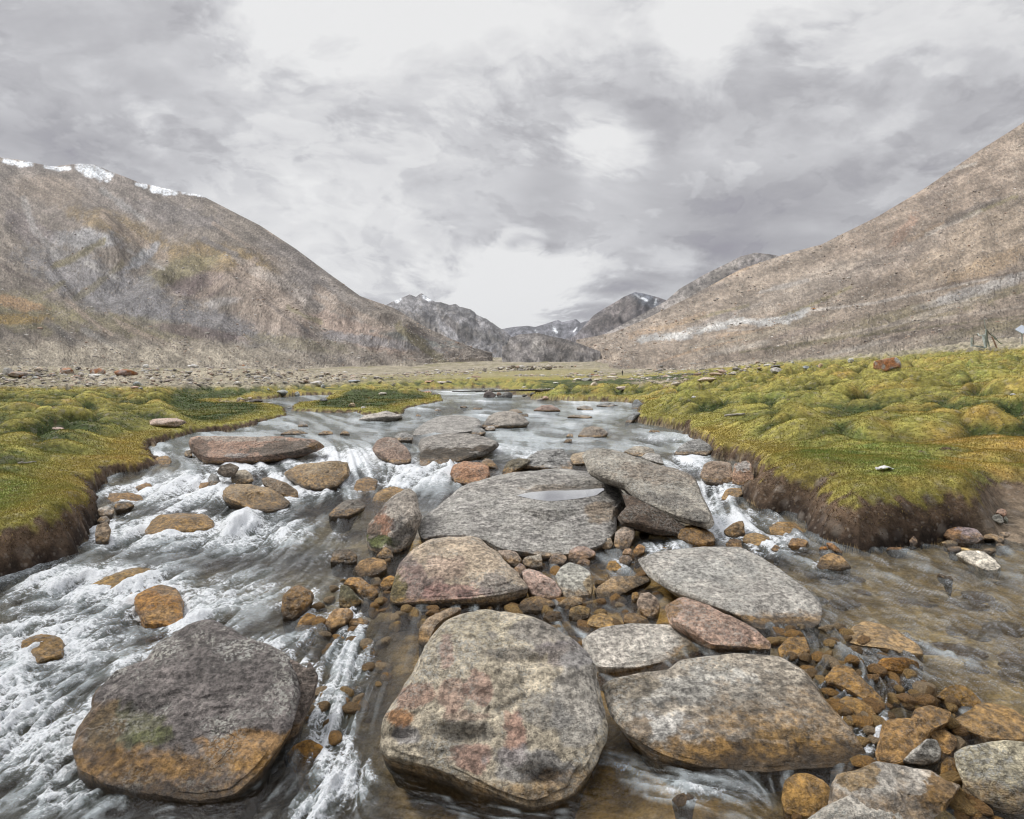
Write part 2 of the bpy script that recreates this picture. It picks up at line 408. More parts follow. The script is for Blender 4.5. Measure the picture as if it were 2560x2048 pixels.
# ------------------------------------------------------------------ the ground sheet
def lerp(a, b, t):
    t = np.asarray(t)[..., None]; return np.asarray(a) * (1 - t) + np.asarray(b) * t
def row_dists():
    out = []
    py = 2500.0
    while py > 966:
        dx, dz = rays(1280, py); out.append((CAMZ + 0.15) / -float(dz))
        py -= 1.3 if 1100 < py < 1440 else ((.75 if py <= 1100 else 2.6) if py < 2060 else 12)
    d = out[-1]
    while d < 130: d *= 1.009; out.append(d)
    while d < 14000: d *= 1.04; out.append(d)
    return np.array(out)
def make_ground(mat):
    ys = row_dists()
    cs = np.concatenate([np.arange(-1500, -500, 14.), np.arange(-500, 3060, 3.6), np.arange(3060, 4000, 14.)])
    Y, PX = np.meshgrid(ys, cs, indexing='ij'); X = (PX - 1280) / F * Y
    z, sd, sdj, t, hum, zone, bar, w = terrain(X, Y, True)
    px, py = project(X, Y, z)
    n1 = fbm(X * .35, Y * .35, 0, 4, 101); n2 = fbm(X * 1.6, Y * 1.6, 0, 4, 103); n3 = fbm(X * 5, Y * 5, 0, 3, 105)
    far = np.clip(Y / 60, 0, 1)
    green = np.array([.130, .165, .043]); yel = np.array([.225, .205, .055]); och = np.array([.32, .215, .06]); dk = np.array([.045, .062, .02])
    g = lerp(green, yel, sst(-.35, .3, n1 + .5 * n3 + .35 * n2 + .28 * (Y > 9) + .12))
    g = lerp(g, och, sst(.1, .65, n2 * .6 + n1 * .5 + .34 * sst(.38, .75, X / Y) * sst(30, 10, Y) + .16 * (Y > 25) + .12 * sst(-.2, -.6, X / Y)))
    # moss in the hollows, darkened further to paint shade between hummocks; the crests are dry and yellow
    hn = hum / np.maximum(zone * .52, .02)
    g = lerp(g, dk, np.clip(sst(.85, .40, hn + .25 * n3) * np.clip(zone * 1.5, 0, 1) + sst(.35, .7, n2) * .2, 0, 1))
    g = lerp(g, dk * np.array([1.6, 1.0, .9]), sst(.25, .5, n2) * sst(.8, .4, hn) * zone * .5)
    # brown eroded edge
    edge = sst(0.82, 0.68, t + .45 * n3 + .3 * n2) * (sdj > 0)
    rim = sst(1.6, 0.9, sdj / .5 + .4 * n3) * (sdj > 0)
    g = lerp(g, och * .8, rim * .40 * (Y < 14))
    soil = lerp(np.array([.10, .068, .045]), np.array([.030, .021, .016]), sst(.6, .15, t + .4 * n3))
    g = lerp(g, soil, edge)
    g = lerp(g, np.array([.16, .125, .09]), bar)
    # stony ground beyond the meadow
    tan = lerp(np.array([.30, .265, .205]), np.array([.20, .18, .12]), sst(-.3, .4, fbm(X * .08, Y * .04, 0, 4, 111)))
    tan = lerp(tan, np.array([.15, .14, .055]), sst(.0, .45, fbm(X * .03, Y * .015, 0, 4, 113) + .25 * n1))
    tan = lerp(tan, np.array([.31, .25, .21]), sst(.25, .6, fbm(X * .12, Y * .03, 0, 4, 117)) * .8)
    tan = tan * (1 + .55 * fbm(px * .06, py * .22, 0, 4, 131) + .4 * fbm(px * .2, py * .6, 0, 3, 133))[..., None]
    be = back_edge(px)
    out = sst(-5, 4, be - py + 7 * n1 + 3 * n2)
    meadow2 = sst(5, -4, np.abs(py - np.interp(px, [500, 900, 1200, 1500], [962, 948, 935, 930]) ) - 7) * (px > 900) * (px < 1500) * .5
    out = out * (1 - meadow2)
    g = lerp(g, tan, out)
    # patches of bare ground on the right of the meadow near the walker
    bare = inpoly(px, py, [(1430, 952), (1470, 942), (1560, 944), (1640, 950), (1740, 948), (1800, 960), (1700, 968), (1600, 962), (1500, 956)])
    g = lerp(g, np.array([.30, .25, .19]), bare * sst(-.1, .25, n1 + n2 * .5) * .8)
    # bed
    amber = lerp(np.array([.42, .24, .055]), np.array([.25, .16, .06]), sst(-.3, .3, n2)); sand = lerp(np.array([.46, .33, .16]), np.array([.30, .20, .08]), sst(-.3, .3, n2 + n3 * .5)); amber = lerp(amber, sand, sst(.30, .42, X / Y))
    bedl = lerp(np.array([.26, .215, .14]), np.array([.15, .12, .08]), sst(-.3, .3, n2))
    a = X / Y
    sh = sst(-.28, -.08, a) * sst(8.5, 6.5, Y)
    bed = lerp(bedl, amber, sh)
    g = lerp(g, bed, (sdj <= 0))
    V = np.stack([X, Y, z], -1).reshape(-1, 3)
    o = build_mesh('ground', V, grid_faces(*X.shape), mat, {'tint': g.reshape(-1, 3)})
    tag(o, kind='structure')
    # grass blades
    yy = Y.ravel(); ok = (sdj.ravel() > 0.05) & (out.ravel() < .5) & (yy < 40) & (t.ravel() > .15) & (bar.ravel() < .4)
    pxr, pyr = px.ravel(), py.ravel()
    ok &= (pxr > -250) & (pxr < 2810) & (pyr < 1700)
    idx = np.nonzero(ok)[0]
    wgt = np.where(yy[idx] < 14, 1.0, 0.55)
    n = 420000
    wgt = wgt * np.where(t.ravel()[idx] < .5, .35, 1.0)
    pick = rng.choice(idx, n, p=wgt / wgt.sum())
    B = V[pick].copy(); d = B[:, 1]
    B[:, 0] += rng.uniform(-.5, .5, n) * d * 4 / F; B[:, 1] += rng.uniform(-.5, .5, n) * .012 * d
    tt = t.ravel()[pick]; hang = sst(.80, .50, tt + rng.uniform(-.2, .2, n))
    L = (0.006 + 0.0017 * d) * rng.uniform(.4, 1.4, n) * np.where(hang > .5, 1.2, 1.0); wd = 0.00075 * d * rng.uniform(.6, 1.3, n) + .0006
    an = rng.uniform(0, 2 * np.pi, n); lean = rng.uniform(.2, 1.5, n)
    D = np.stack([np.cos(an) * lean, np.sin(an) * lean, np.ones(n)], -1)
    side = np.sign(B[:, 0])
    D = D * (1 - hang)[:, None] + hang[:, None] * np.stack([-side * .35 + rng.normal(0, .9, n), -.9 + rng.normal(0, .6, n), -.35 + rng.normal(0, .8, n)], -1)
    D /= np.linalg.norm(D, axis=1)[:, None]
    B[:, 2] -= .002
    S = np.stack([np.cos(an + 1.57), np.sin(an + 1.57) * .4, np.zeros(n)], -1) * wd[:, None]
    tip = B + D * L[:, None]
    VV = np.stack([B - S, B + S, tip], 1).reshape(-1, 3)
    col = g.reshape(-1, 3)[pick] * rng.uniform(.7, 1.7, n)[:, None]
    dry = rng.random(n) < .09 + .15 * hang
    col[dry] = np.array([.36, .27, .12]) * rng.uniform(.5, 1.1, dry.sum())[:, None] * (1 - .45 * hang[dry])[:, None]
    C3 = np.repeat(col, 3, 0)
    fa = np.arange(3 * n).reshape(-1, 3)
    gm, nt = new_mat('grass_blades')
    at = nt.attr('tint').outputs['Color']
    df = nt.node('ShaderNodeBsdfDiffuse', inp={'Color': at}).outputs[0]; tr = nt.node('ShaderNodeBsdfTranslucent', inp={'Color': at}).outputs[0]
    out_surf(nt, nt.node('ShaderNodeMixShader', inp={0: .3, 1: df, 2: tr}).outputs[0])
    go = build_mesh('grass', VV, fa, gm, {'tint': C3}, smooth=False)
    tag(go, 'short turf grass in green, yellow and rust on the stream banks', 'grass', kind='stuff')
    return o

# ------------------------------------------------------------------ water
RAPID = [(600, 1150, 160, 40, .9), (450, 1225, 190, 50, 1.), (720, 1215, 200, 45, .8), (330, 1330, 180, 60, .9), (600, 1330, 220, 60, .95), (800, 1360, 90, 70, .5), (250, 1470, 260, 70, .95),
         (560, 1480, 180, 60, .8), (120, 1600, 220, 90, 1.), (420, 1540, 170, 50, .9), (60, 1800, 190, 160, 1.), (150, 1960, 130, 90, .8), (-200, 1800, 200, 300, 1.), (860, 1150, 110, 30, 1.2), (1040, 1185, 120, 40, 1.),
         (870, 1640, 80, 110, .75), (830, 1800, 70, 120, .9), (850, 1950, 90, 90, .9), (780, 2030, 70, 60, .9), (1000, 1090, 90, 18, .3), (1250, 1130, 140, 25, .6),
         (1765, 1240, 60, 50, 1.), (1830, 1310, 90, 40, .9), (1940, 1365, 80, 28, .7), (2040, 1410, 60, 20, .4), (1650, 1100, 110, 22, .6), (1720, 1150, 50, 30, .9),
         (1750, 1975, 150, 40, .55), (1580, 1935, 60, 40, .4), (2150, 1800, 80, 25, .6), (2180, 1840, 40, 60, .6), (2100, 1720, 60, 25, .5), (480, 1640, 120, 30, .9),
         (720, 1600, 120, 40, .6), (1300, 1530, 80, 60, .22), (1560, 1420, 60, 40, .35), (1200, 1040, 400, 40, .18), (1650, 1370, 60, 25, .5), (790, 1500, 130, 100, .45), (760, 1700, 90, 120, .5), (700, 1330, 120, 70, .6), (400, 1130, 60, 25, .6)]
FLOW = [(1200, 960, 1, .0), (1200, 1030, 1, .02), (1200, 1100, 1, .06), (860, 1150, .2, 1), (1050, 1180, -.8, .5), (720, 1240, -1, .40), (420, 1220, -1, .45), (400, 1350, -1, .30), (150, 1470, -1, .42), (550, 1460, -1, .33),
        (740, 1580, -.8, .6), (200, 1640, -1, .5), (50, 1830, -.9, .8), (200, 1980, -1, .7), (500, 2000, -1, .25), (880, 1650, -.35, 1), (840, 1830, -.3, 1), (800, 2000, -.6, .8), (1000, 2020, 1, .15), (1400, 2020, 1, .1),
        (1700, 1980, 1, .2), (1770, 1250, .15, 1), (1880, 1340, .9, .55), (2080, 1420, 1, .33), (2350, 1500, 1, .30), (2200, 1620, 1, .36), (2450, 1650, 1, .42), (2080, 1720, -.7, .55), (2000, 1820, -.3, 1), (1300, 1480, -.3, 1),
        (1500, 1500, 1, .5), (1650, 1080, 1, .12), (600, 1040, 1, .04), (500, 1105, 1, .15), (900, 1085, 1, .08), (760, 1115, .9, .35), (1450, 1060, 1, .05), (1400, 1120, 1, .1), (700, 1090, 1, .08), (1000, 1060, 1, .03)]
def blur(a, r):
    for ax in (0, 1):
        c = np.cumsum(np.pad(a, [(r + 1, r) if i == ax else (0, 0) for i in (0, 1)], mode='edge'), axis=ax)
        a = (np.take(c, np.arange(2 * r + 1, c.shape[ax]), ax) - np.take(c, np.arange(0, c.shape[ax] - 2 * r - 1), ax)) / (2 * r + 1)
    return a
def lic(src, ux, uy, n):
    H_, W_ = src.shape
    acc = src.copy(); cnt = 1.0
    yy, xx = np.mgrid[0:H_, 0:W_].astype(np.float32)
    for sgn in (1, -1):
        x, y = xx.copy(), yy.copy()
        for k in range(n):
            xi = np.clip(x, 0, W_ - 1.01); yi = np.clip(y, 0, H_ - 1.01)
            i = xi.astype(int); j = yi.astype(int)
            x = x + sgn * ux[j, i]; y = y + sgn * uy[j, i]
            xi = np.clip(x, 0, W_ - 1.01); yi = np.clip(y, 0, H_ - 1.01)
            i = xi.astype(int); j = yi.astype(int); fx = xi - i; fy = yi - j
            acc += (src[j, i] * (1 - fx) + src[j, i + 1] * fx) * (1 - fy) + (src[j + 1, i] * (1 - fx) + src[j + 1, i + 1] * fx) * fy
        cnt += n
    acc /= cnt
    return (acc - acc.mean()) / acc.std()
def rapid(px, py):
    R = np.zeros(np.shape(px))
    for (cx, cy, rx, ry, s) in RAPID:
        R = np.maximum(R, s * np.exp(-(((px - cx) / rx) ** 2 + ((py - cy) / ry) ** 2) * .8))
    return np.clip(R, 0, 1)
def mat_water():
    m, nt = new_mat('stream_water')
    tc = nt.node('ShaderNodeTexCoord').outputs['Object']
    foam = nt.attr('foam').outputs['Fac']; turb_sheen = nt.attr('turb_sheen').outputs['Fac']; dist = nt.attr('chop').outputs['Fac']
    n1 = nt.noise(tc, 26.0, 6, 0.7, 0.6); n2 = nt.noise(tc, 90.0, 4, 0.7)
    h = nt.math('ADD', n1, nt.math('MULTIPLY', n2, 0.35))
    far = nt.noise(nt.node('ShaderNodeMapping', inp={'Vector': tc, 'Scale': (1, .7, 1)}).outputs[0], 5.0, 5, 0.7, 0.3)
    h = nt.math('ADD', h, nt.math('MULTIPLY', far, 2.0))
    nrm = nt.bump(h, nt.math('ADD', 0.30, nt.math('MULTIPLY', dist, 0.7), clamp=True), 0.06)
    fres = nt.node('ShaderNodeFresnel', inp={'IOR': 1.45, 'Normal': nrm}).outputs[0]
    gl = nt.node('ShaderNodeBsdfGlossy', inp={'Color': (1, 1, 1, 1), 'Roughness': 0.06, 'Normal': nrm}).outputs[0]
    tr = nt.node('ShaderNodeBsdfTransparent', inp={'Color': (0.90, 0.91, 0.86, 1)}).outputs[0]
    # pale body: bubbles and silt in fast water, elsewhere ripple reflections painted in
    strk = nt.attr('streak').outputs['Fac']
    bsel = nt.mr(nt.math('ADD', strk, nt.math('MULTIPLY', nt.math('SUBTRACT', nt.math('ADD', nt.math('MULTIPLY', n1, .5), nt.math('MULTIPLY', far, .5)), 0.5), 2.0)), .28, .72)
    body = nt.node('ShaderNodeBsdfDiffuse', inp={'Color': nt.mix(bsel, (0.17, 0.195, 0.19), (0.52, 0.575, 0.60)), 'Normal': nrm}).outputs[0]
    tm = nt.math('MULTIPLY', turb_sheen, nt.mr(n1, 0.25, 0.6, 0.45, 1.0), clamp=True)
    under = nt.node('ShaderNodeMixShader', inp={0: tm, 1: tr, 2: body}).outputs[0]
    wat = nt.node('ShaderNodeMixShader', inp={0: fres, 1: under, 2: gl}).outputs[0]
    tw = nt.vmath('ADD', tc, nt.vmath('SCALE', nt.node('ShaderNodeTexNoise', inp={'Vector': tc, 'Scale': 7.0, 'Detail': 3.0}).outputs['Color'], scale=0.12).outputs[0]).outputs[0]
    web = nt.mr(nt.math('ABSOLUTE', nt.math('SUBTRACT', nt.noise(tw, 15.0, 4, 0.6), 0.5)), 0.0, 0.10, 1.0, 0.0)
    fm = nt.math('ADD', foam, nt.math('MULTIPLY', nt.math('SUBTRACT', nt.noise(tc, 40.0, 6, 0.78), 0.5), 1.7))
    fm = nt.math('ADD', fm, nt.math('MULTIPLY', nt.math('SUBTRACT', web, 0.45), 0.34))
    fm = nt.math('MULTIPLY', nt.mr(fm, 0.36, 0.84), nt.mr(foam, 0.02, 0.25))
    fcol = nt.mix(nt.mr(n2, .3, .7), (0.54, 0.58, 0.62), (0.82, 0.835, 0.86))
    fo = nt.node('ShaderNodeBsdfPrincipled', inp={'Base Color': fcol, 'Roughness': .45, 'Normal': nt.bump(nt.noise(tc, 55.0, 5, .7), .8, .03)}).outputs[0]
    out_surf(nt, nt.node('ShaderNodeMixShader', inp={0: fm, 1: wat, 2: fo}).outputs[0])
    return m
def make_water(mat, rockpolys):
    pys = np.concatenate([np.arange(967, 990, 1.0), np.arange(990, 2070, 2.4), np.arange(2070, 2520, 12.)])
    cs = np.arange(-500, 3060, 2.6)
    PY, PX = np.meshgrid(pys, cs, indexing='ij')
    ax, az = rays(PX, PY)
    d = CAMZ / -az
    for _ in range(14):
        d = .5 * d + .5 * (CAMZ - W(ax * d, d)) / -az
    X, Y = ax * d, d
    # monotone distances down every column are guaranteed because the level only falls towards the camera
    w = W(X, Y)
    R = rapid(PX, PY)
    # flow
    fx = np.zeros_like(PX); fy = np.zeros_like(PX); ws = np.zeros_like(PX)
    for (cx, cy, vx, vy) in FLOW:
        n = math.hypot(vx, vy); wt = 1 / (((PX - cx) / 1.3) ** 2 + (PY - cy) ** 2 + 900) ** 1.5
        fx += wt * vx / n; fy += wt * vy / n; ws += wt
    nn = np.hypot(fx, fy) + 1e-9; fx /= nn; fy /= nn
    r = np.random.default_rng(5)
    w0 = r.random(PX.shape)
    fine = lic(blur(w0, 1), fx, fy, 9)
    mid = lic(blur(w0[::-1], 3), fx, fy, 16)
    coarse = lic(blur(w0[:, ::-1], 9), fx, fy, 24)
    wn = fbm(X * 3.0, Y * 3.0, 0, 4, 201)
    # rocks nearby: foam collects round them and trails below
    near = np.zeros((len(pys), len(cs)))
    for pl in rockpolys:
        a = np.array(pl); x0, x1 = a[:, 0].min(), a[:, 0].max(); y0, y1 = a[:, 1].min(), a[:, 1].max()
        ci = np.nonzero((cs > x0) & (cs < x1))[0]; ri = np.nonzero((pys > y0) & (pys < y1))[0]
        if len(ci) < 2 or len(ri) < 2: continue
        sl = np.ix_(ri, ci); near[sl] = np.maximum(near[sl], inpoly(PX[sl], PY[sl], pl))
    ring = np.clip(blur(near, 7) * 2.2, 0, 1)
    Rr = np.clip(R * (1 + .5 * ring), 0, 1.15)
    base = .20 * mid + .22 * fine + .15 * coarse + 1.2 * wn + 1.0 * fbm(X * 7, Y * 7, 0, 3, 205) + .8 * fbm(X * 17, Y * 17, 0, 2, 207)
    foam = np.clip(Rr * 1.0 - .24 + .42 * base * (0.3 + .8 * Rr), 0, 1) * sst(.05, .3, R)
    farf = sst(1160, 1000, PY) * .5
    foam = np.maximum(foam, np.clip(.55 * (fine * .7 + mid * .6) - .12, 0, 1) * farf * 1.4)
    foam = np.clip(foam + .35 * ring * R * (base > .1), 0, 1)
    chopn = fbm(X * 9, Y * 9, 0, 3, 211)
    streak = np.clip(.54 + .30 * (fine * .8 + mid * .6), 0, 1)  # light and dark ripple reflections put into the body colour
    turb_sheen = np.clip(R * 1.1 - .12 + .18 * mid + .10 * coarse, 0, .9)
    turb_sheen = np.maximum(turb_sheen * (1 - .75 * sst(640, 720, PX) * sst(1130, 1050, PX) * sst(1240, 1400, PY) * (R < .5)), .08 * sst(1850, 2050, PX) * sst(1750, 1650, PY) * (1 + .6 * fine))  # right pool: faint pale body painted in as ripple highlights
    turb_sheen = np.where(PY < 1130, np.maximum(turb_sheen, .62 + .16 * mid), turb_sheen)  # far water paled to paint the silver sheen of its ripples
    amp = .004 + .036 * R + .016 * sst(1180, 1040, PY)
    pool_ = sst(1850, 2000, PX) * sst(1780, 1700, PY) * sst(1330, 1420, PY) * (R < .3)
    z = w + amp * (1 - .8 * pool_) * (.5 * coarse + .35 * mid + .16 * fine + .8 * wn) * np.clip(Y / 3.5, .55, 1.6) + chopn * .020 * R
    calm = sst(1850, 1950, PX) * (PY < 1760) * (1 - R)
    z += calm * (.010 * mid + .010 * fine)
    V = np.stack([X, Y, z], -1).reshape(-1, 3)
    tz, sd, sdj, t, *_ = terrain(X, Y, True)
    keep = (tz < z + .06)
    f = grid_faces(*PX.shape, keep=keep)[:, ::-1]
    V, f, at = compact(V, f, {'streak': streak.ravel(), 'foam': foam.ravel(), 'turb_sheen': turb_sheen.ravel(), 'chop': np.clip(R + .5 * sst(1150, 1000, PY) + .55 * sst(1750, 1900, PX), 0, 1).ravel()})
    o = build_mesh('stream', V, f, mat, at)
    tag(o, kind='structure')
    return o
# ------------------------------------------------------------------ rocks
GREY = (.235, .235, .235); PALE = (.36, .345, .31); DARK = (.085, .08, .078); BRN = (.15, .105, .065); AMB = (.26, .145, .035)
PINK = (.34, .235, .195); PURP = (.185, .15, .155); CREAM = (.36, .32, .25); SLATE = (.16, .165, .17); RUST = (.30, .12, .04); TAN = (.27, .225, .17)

def resample(poly, n=120, smooth=1):
    p = np.array(poly, float)
    q = []
    m = len(p)
    for i in range(m):
        p0, p1, p2, p3 = p[i - 1], p[i], p[(i + 1) % m], p[(i + 2) % m]
        for t in np.linspace(0, 1, 12, endpoint=False):
            cr = 0.5 * ((2 * p1) + (-p0 + p2) * t + (2 * p0 - 5 * p1 + 4 * p2 - p3) * t**2 + (-p0 + 3 * p1 - 3 * p2 + p3) * t**3)
            li = p1 * (1 - t) + p2 * t
            q.append(cr * .3 + li * .7)
    q = np.array(q); seg = np.linalg.norm(np.roll(q, -1, 0) - q, axis=1); s = np.concatenate([[0], np.cumsum(seg)])
    qq = np.vstack([q, q[:1]]); u = np.linspace(0, s[-1], n, endpoint=False)
    return np.stack([np.interp(u, s, qq[:, 0]), np.interp(u, s, qq[:, 1])], -1)

ROCK_MAT = None
ROCKPOLYS = []
SLAB_POOL = [vp('E', *p) for p in [(1068, 572), (1110, 560), (1200, 545), (1300, 538), (1450, 530), (1530, 526), (1572, 528), (1576, 540), (1545, 566), (1480, 580), (1400, 592), (1260, 604), (1160, 592)]]
POOLZ = [None]
def rock(view, flat, name, label, k=.6, col=GREY, B=.22, T=.75, spk=.5, lay=.4, wet=1.0, facets=4, sharp=.5, patches=(), z0=None, land=False, nz=.03, seed=None, group=None, sink=.03, pool=False, p=2.6, wh=.11, explicit=None, foam=True, dents=()):
    poly = pts(view, flat)
    seed = seed if seed is not None else int(sum(flat) * 7 + len(flat)) % 9973
    B = B * .72; col = tuple(c * m for c, m in zip(col, (1.42, 1.35, 1.25)))
    r = np.random.default_rng(seed)
    a = np.array(poly); wpx = np.ptp(a[:, 0]); hpx = max(np.ptp(a[:, 1]), 3)
    big = max(wpx, hpx)
    N = 176 if big > 260 else (112 if big > 110 else (64 if big > 45 else 36)); M = N // 3
    O2 = resample(poly, N)
    ib = O2[:, 1].argmax(); it = O2[:, 1].argmin()
    fn = terrain_flat if land else W
    if land: P0 = unproj_fn(O2[ib, 0], O2[ib, 1], fn)[0]
    else:
        P0 = unproj_fn(O2[ib, 0], O2[ib, 1], fn, dmax=150)[0]
    if z0 is not None:   # base height given explicitly
        ax, az = rays(O2[ib, 0], O2[ib, 1]); dd = (z0 - CAMZ) / az; P0 = np.array([ax * dd, dd, z0])
    d0 = P0[1]
    hv = (O2[ib, 1] - O2[it, 1]) * d0 / F
    axt, azt = rays(O2[it, 0], O2[it, 1])
    zt = P0[2] + k * hv
    dt = (zt - CAMZ) / azt if azt < -1e-4 else d0 + hv
    dmaxd = d0 + max(1.6 * wpx * d0 / F, 1.2 * hv)
    if not (dt > d0) or dt > dmaxd: dt = dmaxd if dt > d0 or azt >= -1e-4 else d0 + .3 * hv
    zt = CAMZ + azt * dt
    mm = (zt - P0[2]) / (dt - d0)
    ax, az = rays(O2[:, 0], O2[:, 1])
    # plane z = z0 + mm (y - d0)
    dd = (P0[2] - mm * d0 - CAMZ) / (az - mm)
    O = np.stack([ax * dd, dd, CAMZ + az * dd], -1)
    C = O.mean(0) * .5 + (O.max(0) + O.min(0)) * .25
    nrm = np.array([0, -mm, 1.0]); nrm /= np.linalg.norm(nrm)
    ex = np.array([1.0, 0, 0]); ey = np.cross(nrm, ex)
    loc = (O - C); U = loc @ ex; Vv = loc @ ey
    Su, Sv = np.abs(U).max(), np.abs(Vv).max(); size = min(Su, Sv) * 2; sz = math.sqrt(Su * Sv) * 2
    cam_ray = C - np.array([0, 0, CAMZ]); cam_ray /= np.linalg.norm(cam_ray); bdir = nrm - cam_ray; bdir /= np.linalg.norm(bdir)
    # front rings
    s1 = np.sin(np.linspace(0, np.pi / 2, M + 1))[1:]          # centre -> rim
    low = (1 - sst(0.0, 0.5, (O[:, 2] - P0[2]) / max(zt - P0[2], 1e-3))) * (0 if z0 is not None or land else 1)
    ph = np.linspace(0, np.pi / 2, M // 2 + 1)[1:]
    fac = []
    if explicit: fac = [(math.radians(e[0]), e[1], e[2]) for e in explicit]
    else:
        a0 = r.uniform(0, 6.28)
        fac = [(a0 + i * 2 * math.pi / max(facets, 1) + r.uniform(-.5, .5), r.uniform(-.35, .35), r.uniform(.55, 1.0)) for i in range(facets)]
    def front(s):
        Ps = C + s[:, None, None] * (O - C)[None]
        un = s[:, None] * (U / Su)[None]; vn = s[:, None] * (Vv / Sv)[None]
        sp = s[:, None] * (1 - .28 * low[None])
        h = ((1 - np.minimum(sp, 1) ** p) ** (1 / p))
        for (th, t0, sl) in fac:
            dp = un * math.cos(th) + vn * math.sin(th)
            cap = 1.05 - sl * np.maximum(dp - t0, 0) / (1.05 - t0)
            kk = .03 if sharp > .6 else .06
            hh = np.clip(.5 + .5 * (cap - h) / kk, 0, 1); h = cap * (1 - hh) + h * hh - kk * hh * (1 - hh)
        h = np.clip(h, 0, 2)
        h *= low[None] + (1 - low[None]) * np.clip((1 - s[:, None]) * 14, 0, 1) ** .5
        return Ps + bdir * (h * B * size)[..., None]
    Fr = front(s1)
    rimp = Fr[-1]
    bk = []
    for q in ph:
        s = math.cos(q) ** .55 if q < ph[-1] - 1e-6 else 0.0
        se = (s + (1 - s) * .75 * low)[:, None] if q < ph[-1] - 1e-6 else 0.0
        bk.append(C + se * (O - C) + (rimp - O) * (low * math.cos(q) ** .3)[:, None] + cam_ray * T * size * math.sin(q) * (1 - .8 * low)[:, None] - np.array([0, 0, 1.0]) * (sink * math.sin(q) * 2 + (.25 * size + .05) * math.sin(q) * low)[:, None])
    Bk = np.array(bk[:-1])
    topc = front(np.array([1e-3]))[0].mean(0)
    botc = bk[-1][0]
    V = np.concatenate([topc[None], Fr.reshape(-1, 3), Bk.reshape(-1, 3), botc[None]])
    rings = len(s1) + len(Bk)
    # displacement
    cen = C + cam_ray * .15 * size
    dirn = V - cen; dirn /= np.linalg.norm(dirn, axis=1)[:, None] + 1e-9
    q = (V - C) / sz
    so = r.uniform(0, 50)
    rim = np.concatenate([[0], np.repeat(s1, N), np.repeat(np.linspace(1, .3, len(Bk)), N), [0]])
    disp = (fbm(q[:, 0] * 2.2 + so, q[:, 1] * 2.2, q[:, 2] * 2.2 + so, 5, seed % 97) * nz * 1.5 + (fbm(q[:, 0] * 5 + so, q[:, 1] * 5, q[:, 2] * 8, 4, 5, ridged=True) - .2) * nz * .6 * sharp) * sz
    disp += -np.abs(pn(q[:, 0] * 3 + so, q[:, 1] * 3, q[:, 2] * 9 + so, 3)) * nz * lay * .9 * sz
    led = fbm(q[:, 0] * 2.4 + so, q[:, 1] * 2.4 + 5, q[:, 2] * 3.2, 4, seed % 89) * 5; fr_ = led - np.floor(led)
    disp += (np.floor(led) + sst(.38, .62, fr_)) / 5 * nz * 2.2 * (.35 + sharp) * sz
    V = V + dirn * (disp * np.where(rim > .93, .45, 1))[:, None]
    V[:, 2] -= 0.012 * sz + ((.05 if C[0] < -.6 else .005) if wh > .3 else 0)
    for (x, y, rx, ry, dep) in dents:
        sx, sy = vp(view, x, y); px, py = project(V[:, 0], V[:, 1], V[:, 2]); e_ = np.exp(-(((px - sx) / (rx / VW[view][2])) ** 2 + ((py - sy) / (ry / VW[view][2])) ** 2) * 1.4)
        V = V - bdir * (e_ * dep * size * (np.arange(len(V)) < 1 + len(s1) * N))[:, None]
    # puddle hollow
    px, py = project(V[:, 0], V[:, 1], V[:, 2])
    if pool:
        nf = 1 + len(s1) * N
        lip = [(x, y) for x, y in SLAB_POOL if y > 1229]
        zl = [V[np.argmin((px[:nf] - x) ** 2 + (py[:nf] - y - 2) ** 2), 2] for x, y in lip]
        zp = float(np.max(zl)) + .004; POOLZ[0] = zp
        rs = np.array(SLAB_POOL); c = rs.mean(0); ax, az = rays(c[0] + (rs[:, 0] - c[0]) * 1.04, c[1] + (rs[:, 1] - c[1]) * 1.1); d_ = (zp - CAMZ) / az
        bowl = sdist(V[:, 0], V[:, 1], list(zip(ax * d_, d_)))[:nf]
        V[:nf, 2] = np.minimum(V[:nf, 2], zp - .008 + np.where(bowl > 0, bowl * .42, 0))
        nearlip = (bowl > -.01) & (bowl < .10) & (V[:nf, 1] < d_.mean() + .05)
        V[:nf, 2] = np.where(bowl < .16, np.maximum(V[:nf, 2], np.where(bowl < -.01, zp - .008, zp + .0015 - np.maximum(bowl, 0) * .45)), V[:nf, 2])
        # raise the near lip slightly
    # attributes
    w = W(V[:, 0], V[:, 1]) if not land else np.full(len(V), -50.)
    over = V[:, 2] - w
    wt = np.clip(1.15 - over / wh, 0, 1.2) * wet if not land else np.zeros(len(V))
    tint = np.tile(np.array(col), (len(V), 1)).astype(float)
    jn = fbm(q[:, 0] * 6 + so, q[:, 1] * 6, q[:, 2] * 6, 4, 9)
    tint *= (1 + .18 * fbm(q[:, 0] * 1.6 + so, q[:, 1] * 1.6, q[:, 2] * 1.6, 2, 19))[:, None]
    spka = np.full(len(V), float(spk)); jn2 = fbm(q[:, 0] * 17 + so, q[:, 1] * 17, q[:, 2] * 17, 3, 29)
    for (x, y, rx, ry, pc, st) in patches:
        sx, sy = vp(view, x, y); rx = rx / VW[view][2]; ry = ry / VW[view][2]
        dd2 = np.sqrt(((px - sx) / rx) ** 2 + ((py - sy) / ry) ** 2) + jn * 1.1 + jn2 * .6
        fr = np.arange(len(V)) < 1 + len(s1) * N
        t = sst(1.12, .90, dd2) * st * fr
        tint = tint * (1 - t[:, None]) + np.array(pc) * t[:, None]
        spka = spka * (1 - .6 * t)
    if wh > .3: wt = np.minimum(wt, .78)
    kinds = np.stack([wt, spka, np.full(len(V), float(lay))], -1)
    fcs = []
    idx = 1 + np.arange(rings * N).reshape(rings, N)
    j = np.arange(N); jn_ = (j + 1) % N
